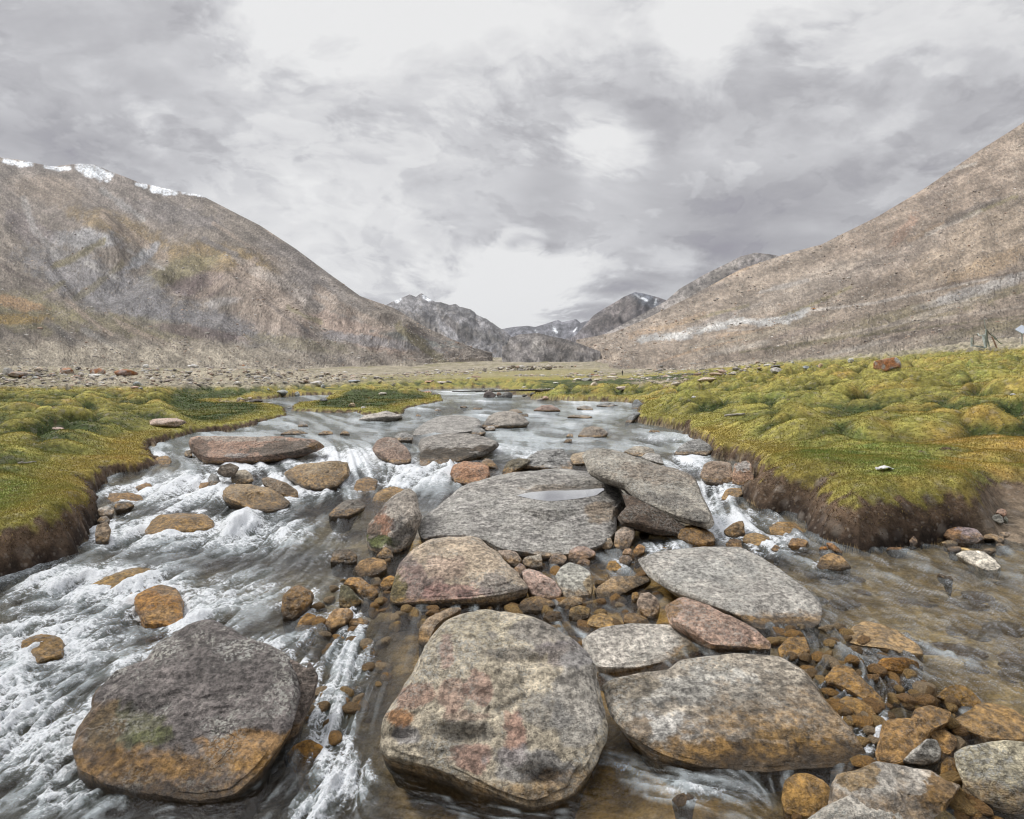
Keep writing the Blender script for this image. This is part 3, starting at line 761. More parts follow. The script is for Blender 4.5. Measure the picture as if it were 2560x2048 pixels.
    quad = np.concatenate([np.stack([idx[i, j], idx[i + 1, j], idx[i + 1, jn_], idx[i, jn_]], -1) for i in range(rings - 1)])
    cap0 = np.stack([np.zeros(N, int), idx[0, j], idx[0, jn_]], -1)
    cap1 = np.stack([np.full(N, len(V) - 1), idx[-1, jn_], idx[-1, j]], -1)
    # orientation
    v0 = V[quad[0]]; nn = np.cross(v0[1] - v0[0], v0[2] - v0[0])
    if nn.dot(v0[0] - cen) < 0: quad = quad[:, ::-1]; cap0 = cap0[:, ::-1]; cap1 = cap1[:, ::-1]
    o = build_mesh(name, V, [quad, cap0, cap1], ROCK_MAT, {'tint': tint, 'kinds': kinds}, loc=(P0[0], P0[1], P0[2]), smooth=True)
    tag(o, label, name.split('.')[0].replace('_', ' '), group)
    if not land and foam: ROCKPOLYS.append(poly)
    return o

# loose stones: a faceted closed body, copied
def stone_mesh(name, seed, sx=1, sy=1, sz=.7, col=GREY, spk=.4, wet=0.0, lay=.3, nf=10, sub=4, cut=.78):
    bm = bmesh.new(); bmesh.ops.create_icosphere(bm, subdivisions=sub, radius=1)
    V = np.array([v.co[:] for v in bm.verts]); fc = np.array([[v.index for v in f.verts] for f in bm.faces]); bm.free()
    r = np.random.default_rng(seed)
    for i in range(nf):
        n = r.normal(size=3); n /= np.linalg.norm(n); c = r.uniform(cut - .15, cut + .12)
        d = V @ n - c; V = V - np.where(d > 0, d * .94, 0)[:, None] * n
    V = V * (1 + .12 * fbm(V[:, 0] * 1.3 + seed, V[:, 1] * 1.3, V[:, 2] * 1.3, 4, seed))[:, None]
    V = V * np.array([sx, sy, sz]); V = V / (np.abs(V).max(0)) * np.array([sx, sy, sz])
    tint = np.tile(np.array(col), (len(V), 1)) * (1 + .2 * fbm(V[:, 0] * 2, V[:, 1] * 2, V[:, 2] * 2, 2, seed + 3))[:, None]
    return build_mesh(name, V, fc, ROCK_MAT, {'tint': tint, 'kinds': np.stack([np.full(len(V), wet), np.full(len(V), spk), np.full(len(V), lay)], -1)}, link=False)

def landstone(view, cx, yb, w, h, col, name, label, group=None, spk=.4, patches=None):
    """a stone standing on the ground, from its width, height and foot point in the photo"""
    sx, sy = vp(view, cx, yb)
    P = unproj_fn(sx, sy, terrain_flat, dmax=300)[0]
    d = P[1]; ww = w / VW[view][2] * d / F; hh = h / VW[view][2] * d / F
    sd = int(cx * 3 + yb * 5 + w) % 9973; col = tuple(min(c * 1.35, .75) for c in col)
    me = stone_mesh(name, sd, ww / 2, ww * .42, hh * .62, col, spk, sub=4 if w / VW[view][2] > 25 else 3, nf=12)
    if patches:   # orange lichen crusts
        n = len(me.vertices); co = np.empty(n * 3, np.float32); me.vertices.foreach_get('co', co); co = co.reshape(-1, 3)
        f = fbm(co[:, 0] / ww * 3.2 + sd, co[:, 1] / ww * 3.2, co[:, 2] / ww * 3.2, 4, 3)
        a = me.attributes['tint']; t = np.empty(n * 4, np.float32); a.data.foreach_get('color', t); t = t.reshape(-1, 4)
        s = sst(-.08, .1, f + patches - .5)[:, None]; t[:, :3] = t[:, :3] * (1 - s) + np.array(RUST) * s; a.data.foreach_set('color', t.ravel())
    o = bpy.data.objects.new(name, me); COL.objects.link(o)
    o.location = (P[0], P[1] + ww * .3, P[2] + hh * .36)
    tag(o, label, name.replace('_', ' '), group)
    return o

def build_rocks():
    R = rock
    # ---- the big ones
    R('A', [440,1120,470,1000,555,880,570,800,700,660,870,580,930,490,1040,410,1150,355,1240,335,1300,345,1390,385,1440,430,1470,458,1600,500,1690,545,1740,590,1790,720,1800,800,1775,900,1740,1020,1640,1160,1530,1280,1400,1390,1200,1430,900,1400,640,1340,480,1250],
      'boulder', 'big dark boulder at lower left with pale speckled top and orange wet foot', k=.62, col=(.112, .104, .106), B=.10, T=.8, spk=1.0, lay=.3, nz=.020, wh=.17, sink=.1,
      explicit=[(200, .15, .55), (270, .25, .7), (30, .45, .6)], sharp=.8, dents=[(1150, 700, 60, 260, .02), (800, 900, 160, 60, .03), (1500, 1040, 200, 50, .025), (1000, 450, 120, 60, .03)], patches=[(760, 1000, 230, 160, (.10, .105, .035), .6), (900, 1060, 150, 50, (.11, .12, .04), .6), (1500, 1150, 330, 110, (.30, .17, .06), .85), (560, 1010, 170, 260, (.16, .10, .05), .7), (900, 1220, 420, 90, (.27, .16, .07), .8)])
    R('A', [1735,590,1790,612,1840,640,1850,600,1880,640,1905,690,1885,790,1840,890,1790,1000,1740,1080,1700,1100,1740,1010,1775,900,1800,800,1785,700],
      'rock_flake', 'thin upright dark flake leaning on the right flank of the dark boulder', k=.8, col=(.14, .12, .11), B=.25, T=.9, spk=.3, lay=.9, nz=.02, sharp=.8)
    R('B', [262,960,275,900,290,850,370,720,440,600,530,450,600,320,680,230,780,190,920,172,1080,190,1230,230,1350,290,1480,370,1560,440,1610,540,1620,620,1660,740,1700,900,1690,1020,1640,1110,1570,1230,1480,1330,1380,1375,1220,1420,1100,1385,980,1330,860,1290,720,1230,600,1190,480,1150,320,1110,262,1040],
      'boulder', 'largest central boulder, cream and grey with pinkish patches', k=.66, col=(.30, .275, .225), B=.17, T=.8, spk=.8, lay=.35, nz=.024, wh=.13, sink=.1, p=2.2,
      explicit=[(250, .30, .95), (300, .42, .8), (190, .35, .7), (20, .5, .6)], sharp=.8, dents=[(800, 985, 190, 60, .045), (1300, 500, 170, 45, .035), (470, 800, 60, 120, .03), (1290, 1230, 150, 60, .05), (380, 980, 120, 40, .05), (1190, 620, 60, 120, .02), (620, 620, 50, 130, .02)],
      patches=[(900, 300, 300, 120, (.38, .33, .235), .7), (1300, 330, 260, 90, (.20, .19, .19), .6), (1420, 470, 190, 90, (.16, .14, .15), .7), (1100, 470, 200, 40, (.17, .15, .13), .6), (680, 470, 45, 110, PINK, .8), (710, 740, 80, 100, (.29, .18, .14), .7), (890, 690, 80, 120, (.27, .165, .13), .75), (780, 860, 150, 40, (.31, .21, .165), .6), (1110, 960, 70, 120, (.30, .17, .13), .8), (1060, 860, 30, 60, (.28, .15, .11), .6),
               (830, 1130, 110, 90, (.34, .21, .165), .85), (1100, 1130, 90, 50, (.28, .18, .15), .7), (790, 960, 170, 75, (.15, .15, .145), .5), (430, 1000, 110, 60, (.26, .25, .25), .8), (470, 730, 120, 70, (.33, .20, .15), .75), (370, 870, 110, 40, (.30, .14, .05), .85), (1500, 800, 170, 320, (.27, .265, .26), .6), (1250, 1180, 260, 110, (.24, .24, .245), .7), (1300, 850, 150, 120, (.15, .145, .14), .6), (1290, 1230, 140, 60, (.33, .33, .32), .6)])
    R('V', [1266,1440,1290,1425,1350,1415,1400,1408,1430,1385,1500,1376,1560,1372,1640,1378,1700,1410,1740,1470,1790,1530,1828,1590,1815,1606,1740,1614,1600,1622,1480,1612,1390,1585,1320,1545,1285,1500],
      'slab', 'broad flat pale grey slab to the right of the central boulder', k=.42, col=(.255, .235, .205), B=.10, T=.55, spk=.8, lay=1.1, nz=.016, wh=.12, p=4, explicit=[(268, .38, 1.0), (300, .5, .9)],
      patches=[(1480, 1450, 140, 40, (.40, .385, .35), .8), (1380, 1530, 120, 32, (.38, .37, .35), .8), (1500, 1545, 70, 26, (.43, .42, .39), .8), (1340, 1440, 60, 25, (.13, .10, .06), .7), (1620, 1500, 160, 60, (.28, .235, .18), .6), (1640, 1590, 210, 32, (.10, .062, .022), .95), (1430, 1590, 150, 30, (.12, .082, .045), .9), (1650, 1548, 60, 14, (.10, .065, .02), .8), (1320, 1535, 60, 30, (.14, .095, .05), .8)])  # dark patches along the bottom paint the shaded undercut face
    R('V', [1342,1175,1380,1160,1480,1150,1560,1152,1640,1195,1700,1240,1728,1275,1728,1310,1700,1322,1600,1322,1560,1300,1490,1275,1420,1245,1365,1210],
      'slab', 'flat light grey slab above the pink wedge, beside the right pool', k=.38, col=(.265, .262, .255), B=.09, T=.5, spk=.9, lay=.5, nz=.014, wh=.06, p=4, explicit=[(275, .45, 1.0)],
      patches=[(1640, 1310, 90, 12, (.07, .05, .03), .9), (1480, 1200, 90, 30, (.33, .33, .31), .5)])
    R('E', [470,800,480,740,560,660,640,600,740,530,850,490,950,470,1100,452,1300,437,1500,442,1560,460,1640,500,1700,540,1712,640,1660,720,1650,800,1560,880,1400,930,1240,946,1100,925,960,905,860,860,760,850,600,850,500,850],
      'boulder', 'large smooth grey boulder with a bright rain puddle on its top', k=.52, col=(.205, .205, .205), B=.16, T=.7, spk=.75, lay=1.2, nz=.014, wh=.07, pool=True, p=3, explicit=[(265, .12, .85), (300, .35, .8)],
      patches=[(1590, 670, 110, 45, (.22, .16, .10), .7), (1250, 520, 420, 60, (.27, .25, .225), .5), (1350, 520, 260, 22, (.12, .085, .05), .6), (640, 840, 200, 30, (.07, .05, .035), .8)])
    R('S', [1457,1138,1468,1123,1501,1121,1551,1131,1610,1146,1668,1167,1718,1180,1740,1195,1752,1222,1777,1279,1785,1305,1772,1319,1735,1309,1692,1296,1650,1279,1601,1256,1560,1217,1501,1196,1472,1179],
      'slab', 'thick tilted slab leaning over the puddle boulder', k=.80, col=(.22, .21, .19), B=.12, T=.5, spk=.8, lay=.6, nz=.016, wet=.25, z0=-.02, sharp=.8, explicit=[(250, .30, 1.0), (40, .6, .6)],
      patches=[(1640, 1185, 90, 26, (.26, .20, .15), .5), (1620, 1250, 140, 16, (.13, .115, .10), .7), (1740, 1290, 40, 25, (.10, .09, .08), .7)])
    R('E', [300,1200,330,1050,350,980,420,900,520,840,640,822,790,820,850,840,900,890,960,920,1010,980,1080,1060,1125,1140,1100,1160,980,1190,800,1206,560,1216,340,1222],
      'boulder', 'rounded boulder with dusty pink flank in front of the puddle boulder', k=.60, col=(.29, .245, .195), B=.24, T=.7, spk=.55, lay=.3, nz=.022, wh=.07, p=2.2, explicit=[(255, .1, .8), (200, .4, .6)],
      patches=[(440, 1080, 110, 140, (.20, .135, .12), .85), (570, 1110, 70, 55, (.11, .08, .07), .9), (690, 1150, 190, 55, (.33, .20, .17), .8), (750, 1160, 50, 25, (.13, .08, .07), .9), (620, 1010, 140, 70, (.34, .25, .20), .6), (960, 1120, 140, 60, (.20, .185, .175), .7), (330, 1130, 60, 90, (.13, .11, .035), .8), (400, 960, 70, 40, (.17, .14, .13), .7)])
    R('E', [160,800,170,740,260,640,340,560,420,530,455,560,472,640,492,690,480,740,420,840,350,905,320,915,260,900,190,880,165,840],
      'boulder', 'upright wedge-shaped boulder, rust and mossy at its foot', k=.86, col=(.27, .25, .23), B=.42, T=.8, spk=.35, lay=.3, nz=.018, wh=.05, sharp=.9, explicit=[(185, .05, 1.05), (310, .35, 1.1)],
      patches=[(240, 760, 75, 90, (.21, .10, .055), .9), (200, 800, 60, 60, (.11, .09, .07), .8), (250, 850, 90, 45, (.075, .095, .02), .85), (360, 800, 60, 80, (.10, .095, .09), .8), (290, 640, 60, 50, (.19, .17, .15), .6)])
    R('C', [30,275,70,250,130,228,300,292,450,362,560,422,655,498,652,532,545,532,400,524,300,512,230,475,160,430,60,375], 'boulder', 'pinkish wedge rock tucked under the flat light grey slab', k=.45, col=(.30, .215, .175), B=.25, T=.6, spk=.45, lay=.6, nz=.016, wh=.05,
      sharp=.8, patches=[(450, 440, 120, 50, (.22, .15, .12), .6), (60, 280, 60, 60, (.20, .11, .03), .7)])
    R('V', [1225,1345,1260,1322,1330,1313,1420,1315,1480,1328,1502,1350,1480,1375,1420,1395,1340,1408,1260,1402,1232,1375],
      'rock', 'oval pale grey rock wedged between central boulder and broad slab', k=.45, col=(.33, .32, .305), B=.26, T=.6, spk=.7, lay=.5, nz=.014, wet=.5, wh=.05, patches=[(1460, 1360, 40, 26, (.22, .17, .11), .7)])
    R('D', [1130,250,1180,235,1300,222,1500,218,1700,235,1900,255,1945,275,1900,300,1750,340,1500,372,1350,378,1240,372,1190,340,1150,310],
      'boulder', 'long reddish-brown block with dark right end at the upper left of the stream', k=.8, col=(.20, .135, .105), B=.30, T=.9, spk=.3, lay=.3, nz=.016, wh=.07, p=4, sharp=.9, explicit=[(90, .45, 1.1), (340, .1, .45), (195, .75, 1.1)],
      patches=[(1420, 230, 280, 20, (.30, .26, .22), .8), (1760, 300, 220, 50, (.09, .075, .06), .85), (1190, 290, 60, 70, (.085, .06, .045), .8), (1420, 335, 70, 15, (.26, .25, .24), .7), (1900, 275, 60, 20, (.16, .09, .03), .7)])
    # ---- middle stream
    T = [
     ('E',[195,290,220,240,270,220,340,240,400,290,430,350,400,378,330,385,260,352,210,320],'boulder','rough brown boulder beside the little waterfall',.8,(.16,.12,.10),{}),
     ('E',[470,268,480,242,600,212,760,208,900,232,958,262,900,312,800,342,700,368,560,386,480,382],'slab','flat slab with wet top and black undercut face at the cascade',.34,(.17,.165,.16),dict(B=.14,p=4,wet=.6,lay=1,explicit=[(262,-.05,1.0)],patches=[(640,335,190,52,(.05,.038,.025),1),(880,290,90,22,(.06,.045,.03),1)])),  # near-black patches put the undercut's shade into the tint
     ('E',[325,225,345,205,390,195,440,215,430,245,350,247],'rock','small grey rock between brown boulder and the flat slab',.8,SLATE,{}),
     ('E',[660,440,680,385,760,370,840,375,890,400,900,450,860,490,770,510,690,490],'boulder','orange-brown angular boulder above the puddle boulder',.75,(.23,.135,.085),dict(sharp=.8)),
     ('E',[845,375,870,350,910,360,950,410,900,405,860,400],'rock','small brown rock behind the orange-brown boulder',.7,BRN,{}),
     ('E',[970,430,1000,380,1080,350,1140,360,1120,390,1050,430,980,442],'rock','tilted dark green-brown rock left of the layered slab',.8,(.11,.10,.075),dict(sharp=.9)),
     ('E',[960,462,1000,432,1080,435,1120,450,1060,474,970,476],'rock','low tan rock behind the puddle boulder',.6,BRN,{}),
     ('E',[1075,408,1100,395,1150,350,1230,310,1330,320,1390,360,1395,420,1320,437,1180,420],'slab','grey layered slab with black shadowed edge behind the puddle boulder',.5,SLATE,dict(lay=1.4,p=4,sharp=.9,patches=[(1180,420,130,16,(.02,.018,.016),1)])),  # black patch along the edge paints its shadow
     ('E',[1370,372,1390,330,1470,310,1490,378,1400,392],'slab','pale tan slab left of the tilted slab',.5,TAN,dict(p=4)),
     ('E',[1700,310,1760,285,1830,285,1880,300,1890,330,1830,345,1740,330],'rock','tan grey rock behind the tilted slab',.7,(.21,.195,.17),{}),
     ('E',[1800,345,1840,320,1910,330,1940,380,1860,372],'rock','grey rock resting behind the tilted slab near the chute',.7,GREY,dict(z0=.08)),
     ('E',[2000,330,2030,290,2100,250,2156,240,2200,262,2230,300,2200,332,2110,330],'boulder','dark grey ridge-backed boulder by the right bank chute',.75,SLATE,dict(lay=.8)),
     ('D',[1335,570,1380,520,1500,515,1640,560,1740,610,1700,650,1600,672,1500,665,1400,640,1345,610],'boulder','broad ochre-brown boulder in the left rapids',.55,(.20,.15,.09),dict(wh=.25)),
     ('D',[1300,430,1320,395,1380,378,1432,400,1410,440,1340,450],'rock','dark topmost rock of the small pile in the left rapids',.9,(.09,.075,.06),dict(z0=.05,sharp=.9)),
     ('D',[1245,470,1270,435,1310,460,1320,500,1280,522,1250,500],'rock','slate rock at the left of the small pile',.85,SLATE,{}),
     ('D',[1380,470,1410,425,1470,415,1510,450,1520,480,1470,502,1400,510],'rock','brownish grey rock at the right of the small pile',.8,(.17,.15,.12),{}),
     ('D',[1565,470,1600,458,1700,490,1780,540,1790,590,1740,590,1660,555,1580,510],'rock','leaning dark brown rock with water spilling over its right end',.85,(.13,.10,.07),dict(sharp=.8)),
     ('D',[1700,440,1760,400,1900,392,2090,400,2095,450,2020,520,1900,545,1820,530,1740,480],'boulder','flat-topped brown boulder with water spilling down both sides',.65,(.18,.135,.08),dict(wh=.25,p=4)),
     ('E',[-70,690,-20,640,60,600,150,610,150,650,60,695,-20,705],'rock','dark half-submerged rock in the white chute',.6,(.09,.08,.07),{}),
     ('E',[80,520,100,460,170,440,225,460,210,520,130,545],'rock','brown rock under the falling water of the cascade',.7,BRN,dict(wh=.4)),
     ('E',[195,590,205,550,250,515,330,500,400,520,360,570,280,600],'rock','ochre rock just upstream of the upright wedge',.6,(.22,.15,.07),dict(wh=.4)),
     ('D',[680,640,700,612,780,608,805,630,760,655,700,660],'rock','small black rock by the left bank corner',.8,(.05,.05,.05),{}),
     ('D',[575,690,590,650,640,635,685,655,670,690,620,700],'rock','pale grey rock at the foot of the left turf bank',.8,(.26,.25,.24),{}),
     ('D',[580,730,600,700,640,695,660,720,630,745],'rock','dark grey rock below the pale one at the left turf bank',.8,(.10,.10,.10),{}),
     ('D',[570,800,580,750,640,730,665,780,650,840,600,862,572,840],'rock','tan-brown rock at the lowest corner of the left turf bank',.85,(.19,.15,.11),{}),
     ('D',[870,760,900,710,960,680,1080,650,1200,660,1290,720,1280,755,1150,782,1000,800,890,800],'boulder','brown submerged boulder veiled in thin white water',.4,(.22,.15,.07),dict(wh=.5)),
     ('D',[640,580,650,545,700,530,760,545,850,560,860,580,760,595,680,600],'rock','low brown rock in the riffle beside left bank',.4,(.20,.13,.07),dict(wh=.4)),
     ('D',[810,505,830,480,880,475,915,500,880,520,830,518],'rock','little brown rock breaking the riffle near left bank',.5,(.20,.13,.07),dict(wh=.4)),
     ('D',[1190,500,1200,478,1245,470,1262,500,1240,522,1200,520],'rock','flat rust-brown rock against the small pile',.5,(.22,.13,.06),dict(wh=.4)),
     ('D',[935,360,930,335,960,318,1010,325,1030,350,1010,378,960,380],'rock','ochre submerged stone at the left inlet channel',.4,(.24,.17,.09),dict(wh=.4)),
     ('D',[1105,330,1110,305,1145,300,1152,335,1125,345],'rock','small grey-brown stone touching the long reddish block',.7,(.15,.13,.10),{}),
     ('A',[480,170,560,120,640,70,760,25,900,30,960,60,870,140,820,190,740,200,600,190],'boulder','smooth olive-brown boulder under clear water in left rapids',.28,(.24,.175,.075),dict(wh=.6,foam=False,sink=.1)),
     ('A',[805,215,830,175,870,140,960,110,1060,140,1100,210,1095,300,1070,355,960,352,870,358,840,300,812,260],'boulder','bright orange boulder lapped by the left rapids',.45,(.34,.17,.045),dict(wh=.4,patches=[(1000,160,90,50,(.30,.25,.20),.8),(960,320,120,50,(.26,.19,.12),.7)])),
     ('A',[95,560,110,440,200,405,340,415,390,470,375,540,290,565,210,600,130,605],'boulder','ochre-brown submerged boulder near the left edge',.3,(.22,.15,.065),dict(wh=.6,foam=False)),
     ('A',[1685,290,1695,210,1780,140,1870,190,1880,225,1840,285,1760,350,1700,335],'rock','brown cube-like rock in the middle rapids',.8,(.20,.125,.06),dict(sharp=.9,wh=.25)),
     ('A',[1765,370,1800,310,1840,275,1890,290,1893,370,1835,402],'rock','golden rock leaning against the brown cube-like rock',.7,(.30,.16,.035),dict(wh=.4)),
     ('A',[1950,385,1970,330,2010,290,2090,288,2118,320,2070,385,1990,415],'rock','angular tan rock with bright top in middle rapids',.75,(.26,.17,.09),dict(sharp=.9)),
     ('A',[2085,372,2110,350,2170,352,2185,385,2140,412,2095,405],'rock','small orange-tan rock in foam above the central boulder',.6,(.28,.18,.09),{}),
     ('E',[-5,1185,5,1110,50,1115,130,1205,60,1252,0,1235],'rock','olive-black angular rock upstream left of the pink boulder',.85,(.10,.095,.06),dict(sharp=1)),
     ('E',[20,1100,60,1060,130,1070,200,1120,230,1150,200,1195,140,1190,90,1130],'rock','amber jagged rock behind the olive-black angular one',.7,(.27,.16,.06),dict(sharp=1)),
     ('A',[1715,1105,1750,1060,1800,1030,1870,1018,1940,1060,1965,1130,1890,1205,1790,1190],'rock','glistening orange-gold rock under the flank of the dark boulder',.5,(.30,.15,.02),dict(wh=.5)),
     ('E',[80,1020,120,960,200,940,270,960,285,1010,220,1052,120,1062],'rock','rounded glossy brown rock left of the pink boulder',.65,(.27,.18,.10),dict(wh=.25)),
     ('E',[215,940,240,905,270,880,310,905,322,945,270,950],'rock','pointed dark rock at the foot of the upright wedge',.8,(.16,.11,.06),{}),
     ('E',[-55,970,-40,910,0,893,60,895,105,930,100,970,40,982],'rock','dark round rock in rapids left of the upright wedge',.8,(.09,.075,.06),{}),
     ('E',[240,1110,260,1070,300,1050,330,1060,320,1110,280,1140],'rock','amber rock wedged on the left flank of the pink boulder',.7,AMB,{}),
     ('B',[498,390,500,310,550,245,640,205,700,175,760,172,770,190,690,230,600,320,560,400,530,420],'rock','brown rock tucked behind the left shoulder of the central boulder',.6,(.19,.145,.10),{}),
     ('B',[50,300,60,255,130,240,185,260,160,300,90,305],'rock','flat tan rock in foam left of the central boulder',.5,(.26,.19,.12),{}),
     ('B',[-10,300,0,200,40,175,85,210,50,270,20,305],'rock','amber block standing in foam left of the pink boulder',.7,(.28,.17,.07),dict(sharp=.9)),
     ('E',[1690,560,1740,580,1800,625,1900,680,2050,745,2100,790,2040,812,1900,800,1760,765,1690,745,1660,700,1712,640],'boulder','dark wet boulder in the shadow beneath the tilted slab',.75,(.055,.04,.03),dict(z0=-.10,foam=False)),  # added to darken the gap under the slab; dark tint paints shade
     # ---- cobbles between boulders
     ('E',[1470,830,1500,790,1560,775,1600,790,1600,820,1560,860,1510,885,1475,872],'cobble','purplish oval cobble leaning on the puddle boulder',.8,PURP,{}),
     ('E',[1540,872,1560,842,1620,825,1637,870,1600,902],'cobble','small tan cobble right of the purplish oval one',.8,TAN,{}),
     ('E',[1640,862,1650,790,1700,760,1760,770,1765,820,1730,890,1660,892],'cobble','squarish brownish-grey cobble below the tilted slab',.8,(.22,.18,.15),{}),
     ('E',[1368,940,1375,900,1420,875,1480,880,1530,910,1527,935,1440,966,1390,966],'cobble','rounded pinkish cobble, larger of the pair below the puddle boulder',.75,(.30,.22,.19),{}),
     ('E',[1250,962,1270,926,1330,920,1362,945,1342,980,1270,986],'cobble','smooth mauve-grey cobble touching the larger pinkish one',.75,(.25,.215,.205),{}),
     ('E',[1095,962,1110,940,1200,922,1212,960,1210,1000,1150,1008,1105,992],'cobble','blocky grey cobble below the puddle boulder',.8,(.24,.225,.20),dict(sharp=.9)),
     ('E',[940,902,1010,898,1070,928,1092,960,1062,1002,1010,982],'rock','greyish brown rock between pink boulder and puddle boulder',.7,(.20,.165,.14),{}),
     ('E',[1038,1012,1080,975,1112,1000,1122,1042,1072,1054],'cobble','dull purple cobble at the right shoulder of the pink boulder',.8,(.19,.145,.14),{}),
     ('E',[1090,1022,1130,1008,1200,1030,1290,1090,1330,1150,1310,1180,1240,1190,1150,1170,1110,1112],'rock','pinkish tapering rock right of the pink boulder',.7,(.33,.245,.215),dict(wet=.6)),
     ('E',[1290,1052,1320,1000,1370,970,1440,990,1500,1030,1515,1112,1500,1170,1440,1176,1350,1181,1310,1112],'rock','pale grey block with a smooth domed top',.72,(.31,.315,.30),dict(wet=.7,patches=[(1495,1120,30,60,(.28,.19,.08),.7)])),
     ('E',[1415,985,1430,958,1470,950,1500,965,1490,998,1440,1000],'cobble','small plum-coloured cobble behind the pale grey block',.8,(.17,.12,.11),{}),
     ('E',[1670,952,1690,930,1730,928,1752,958,1732,986,1682,980],'cobble','round taupe cobble in the small pool below tilted slab',.8,(.23,.19,.17),{}),
     ('E',[1690,920,1705,893,1745,890,1765,950,1750,962,1735,932],'cobble','upright brown cobble behind the round taupe one',.85,(.24,.16,.10),{}),
     ('E',[1755,902,1790,862,1830,880,1820,915,1770,937],'cobble','orange-brown cobble upstream of the flat light grey slab',.8,(.30,.17,.07),{}),
     ('E',[1595,1000,1610,965,1650,960,1690,1000,1670,1020,1620,1020],'cobble','golden submerged cobble left of the flat light grey slab',.5,(.34,.20,.05),dict(wh=.5)),
     ('E',[1525,1140,1560,1105,1640,1062,1740,1058,1850,1060,1862,1090,1740,1150,1640,1182,1550,1182],'rock','flat wet rock with pale dry corner and amber sides',.5,(.26,.22,.17),dict(p=4,wh=.13)),
     ('E',[1778,1212,1800,1160,1850,1150,1900,1190,1917,1250,1870,1312,1800,1272],'cobble','egg-shaped grey-brown cobble left of the pink wedge',.8,(.27,.22,.18),{}),
     ('E',[1700,1330,1705,1285,1760,1275,1840,1310,1860,1342,1780,1352],'cobble','tan cobble just above the oval pale rock',.6,(.27,.19,.11),{}),
     ('E',[1745,1200,1750,1155,1785,1150,1790,1190,1765,1210],'cobble','small orange pebble left of the egg-shaped cobble',.8,(.32,.20,.07),{}),
     ('E',[1068,1232,1100,1190,1180,1175,1270,1200,1292,1230,1200,1262,1100,1262],'rock','brown wet rock under the tip of the pink boulder',.6,(.20,.145,.09),dict(wh=.2)),
     ('E',[1298,1232,1340,1190,1400,1170,1455,1185,1452,1220,1380,1242],'cobble','tan-grey cobble below the pale grey block',.75,(.25,.20,.14),{}),
     ('E',[1370,1292,1380,1245,1440,1228,1502,1250,1490,1302,1420,1322],'cobble','wet golden-grey cobble above the oval pale rock',.7,(.24,.18,.08),dict(wh=.2)),
     ('E',[1215,1302,1250,1265,1320,1268,1332,1322,1260,1330],'cobble','dark amber cobble at the right shoulder of the central boulder',.7,(.24,.14,.04),dict(wh=.3)),
     ('E',[1480,1342,1490,1300,1560,1275,1640,1300,1660,1342,1580,1372],'cobble','straw-coloured submerged cobble near the oval pale rock',.45,(.34,.24,.11),dict(wh=.5)),
     # ---- lower right
     ('C',[715,570,700,520,760,462,860,450,890,540,825,577,750,572],'cobble','orange submerged cobble beside the pink wedge tip',.4,(.32,.19,.06),dict(wh=.5)),
     ('C',[970,695,1040,620,1130,630,1200,700,1290,790,1330,830,1300,850,1200,825,1060,755,990,732],'rock','amber rock with water sheeting over it beside the broad slab',.4,(.33,.20,.07),dict(wh=.5)),
     ('C',[1288,605,1320,575,1450,570,1530,600,1532,640,1450,657,1330,642],'cobble','glossy orange elongated cobble in the right pool',.8,(.32,.15,.02),dict(wh=.5)),
     ('C',[1060,832,1100,800,1180,820,1260,870,1285,930,1210,945,1130,885],'rock','amber wet rock at the right edge of the broad slab',.5,(.34,.21,.07),dict(wh=.5)),
     ('C',[1275,1130,1310,1010,1330,950,1480,930,1510,872,1600,850,1720,890,1712,950,1610,1012,1560,1085,1450,1180,1380,1202,1290,1182],'boulder','big double-humped amber boulder in the lower right channel',.55,(.34,.215,.10),dict(wh=.45)),
     ('C',[1440,1185,1500,1120,1580,1060,1640,1065,1665,1120,1650,1190,1560,1215,1480,1205],'rock','small dry light grey wedge rock among amber ones',.85,(.30,.30,.29),dict(sharp=1,wet=.4,z0=-.26)),
     ('C',[1580,1012,1680,1000,1760,1050,1752,1112,1700,1152,1640,1100],'rock','amber rock behind the small dry light grey wedge',.5,(.32,.20,.09),dict(wh=.5)),
     ('C',[1640,802,1700,740,1790,730,1860,780,1902,840,1850,867,1740,852],'rock','glossy golden-brown rock at the lip of the right pool',.75,(.28,.165,.035),dict(wh=.4)),
     ('C',[1728,950,1800,900,1930,835,2030,850,2156,920,2230,1000,2200,1062,2080,1072,1940,1062,1820,1012],'slab','flat submerged amber slab at the right edge',.32,(.37,.25,.12),dict(wh=.6,p=4)),
     ('C',[1745,1140,1800,1100,1920,1072,2050,1065,2180,1080,2260,1200,2260,1400,2160,1500,2050,1492,1900,1422,1800,1332,1762,1232],'boulder','pale yellowish-grey rounded boulder cut by the right edge',.65,(.33,.31,.24),dict(spk=.9,lay=.9,wh=.12)),
     ('C',[1010,1330,1055,1262,1150,1240,1280,1185,1400,1195,1500,1225,1600,1240,1690,1300,1780,1332,1705,1440,1650,1560,1400,1640,1000,1500],'boulder','grey-topped boulder with amber left side at the bottom right',.5,(.29,.28,.265),dict(wh=.12,patches=[(1150,1280,150,70,(.27,.17,.06),.8),(1660,1400,110,120,(.17,.10,.035),.9)])),
     ('C',[718,1400,738,1300,800,1255,870,1253,960,1290,1012,1342,1000,1422,940,1505,820,1515,742,1482],'boulder','amber-brown boulder below the right corner of the broad slab',.6,(.30,.19,.07),dict(wh=.4)),
     ('C',[850,1560,890,1520,960,1470,1080,1400,1180,1352,1280,1360,1380,1410,1450,1535,1470,1700,1200,1760,900,1700],'boulder','pale speckled boulder cut by the bottom edge',.6,(.34,.33,.31),dict(spk=1,wet=.4,z0=-.36)),
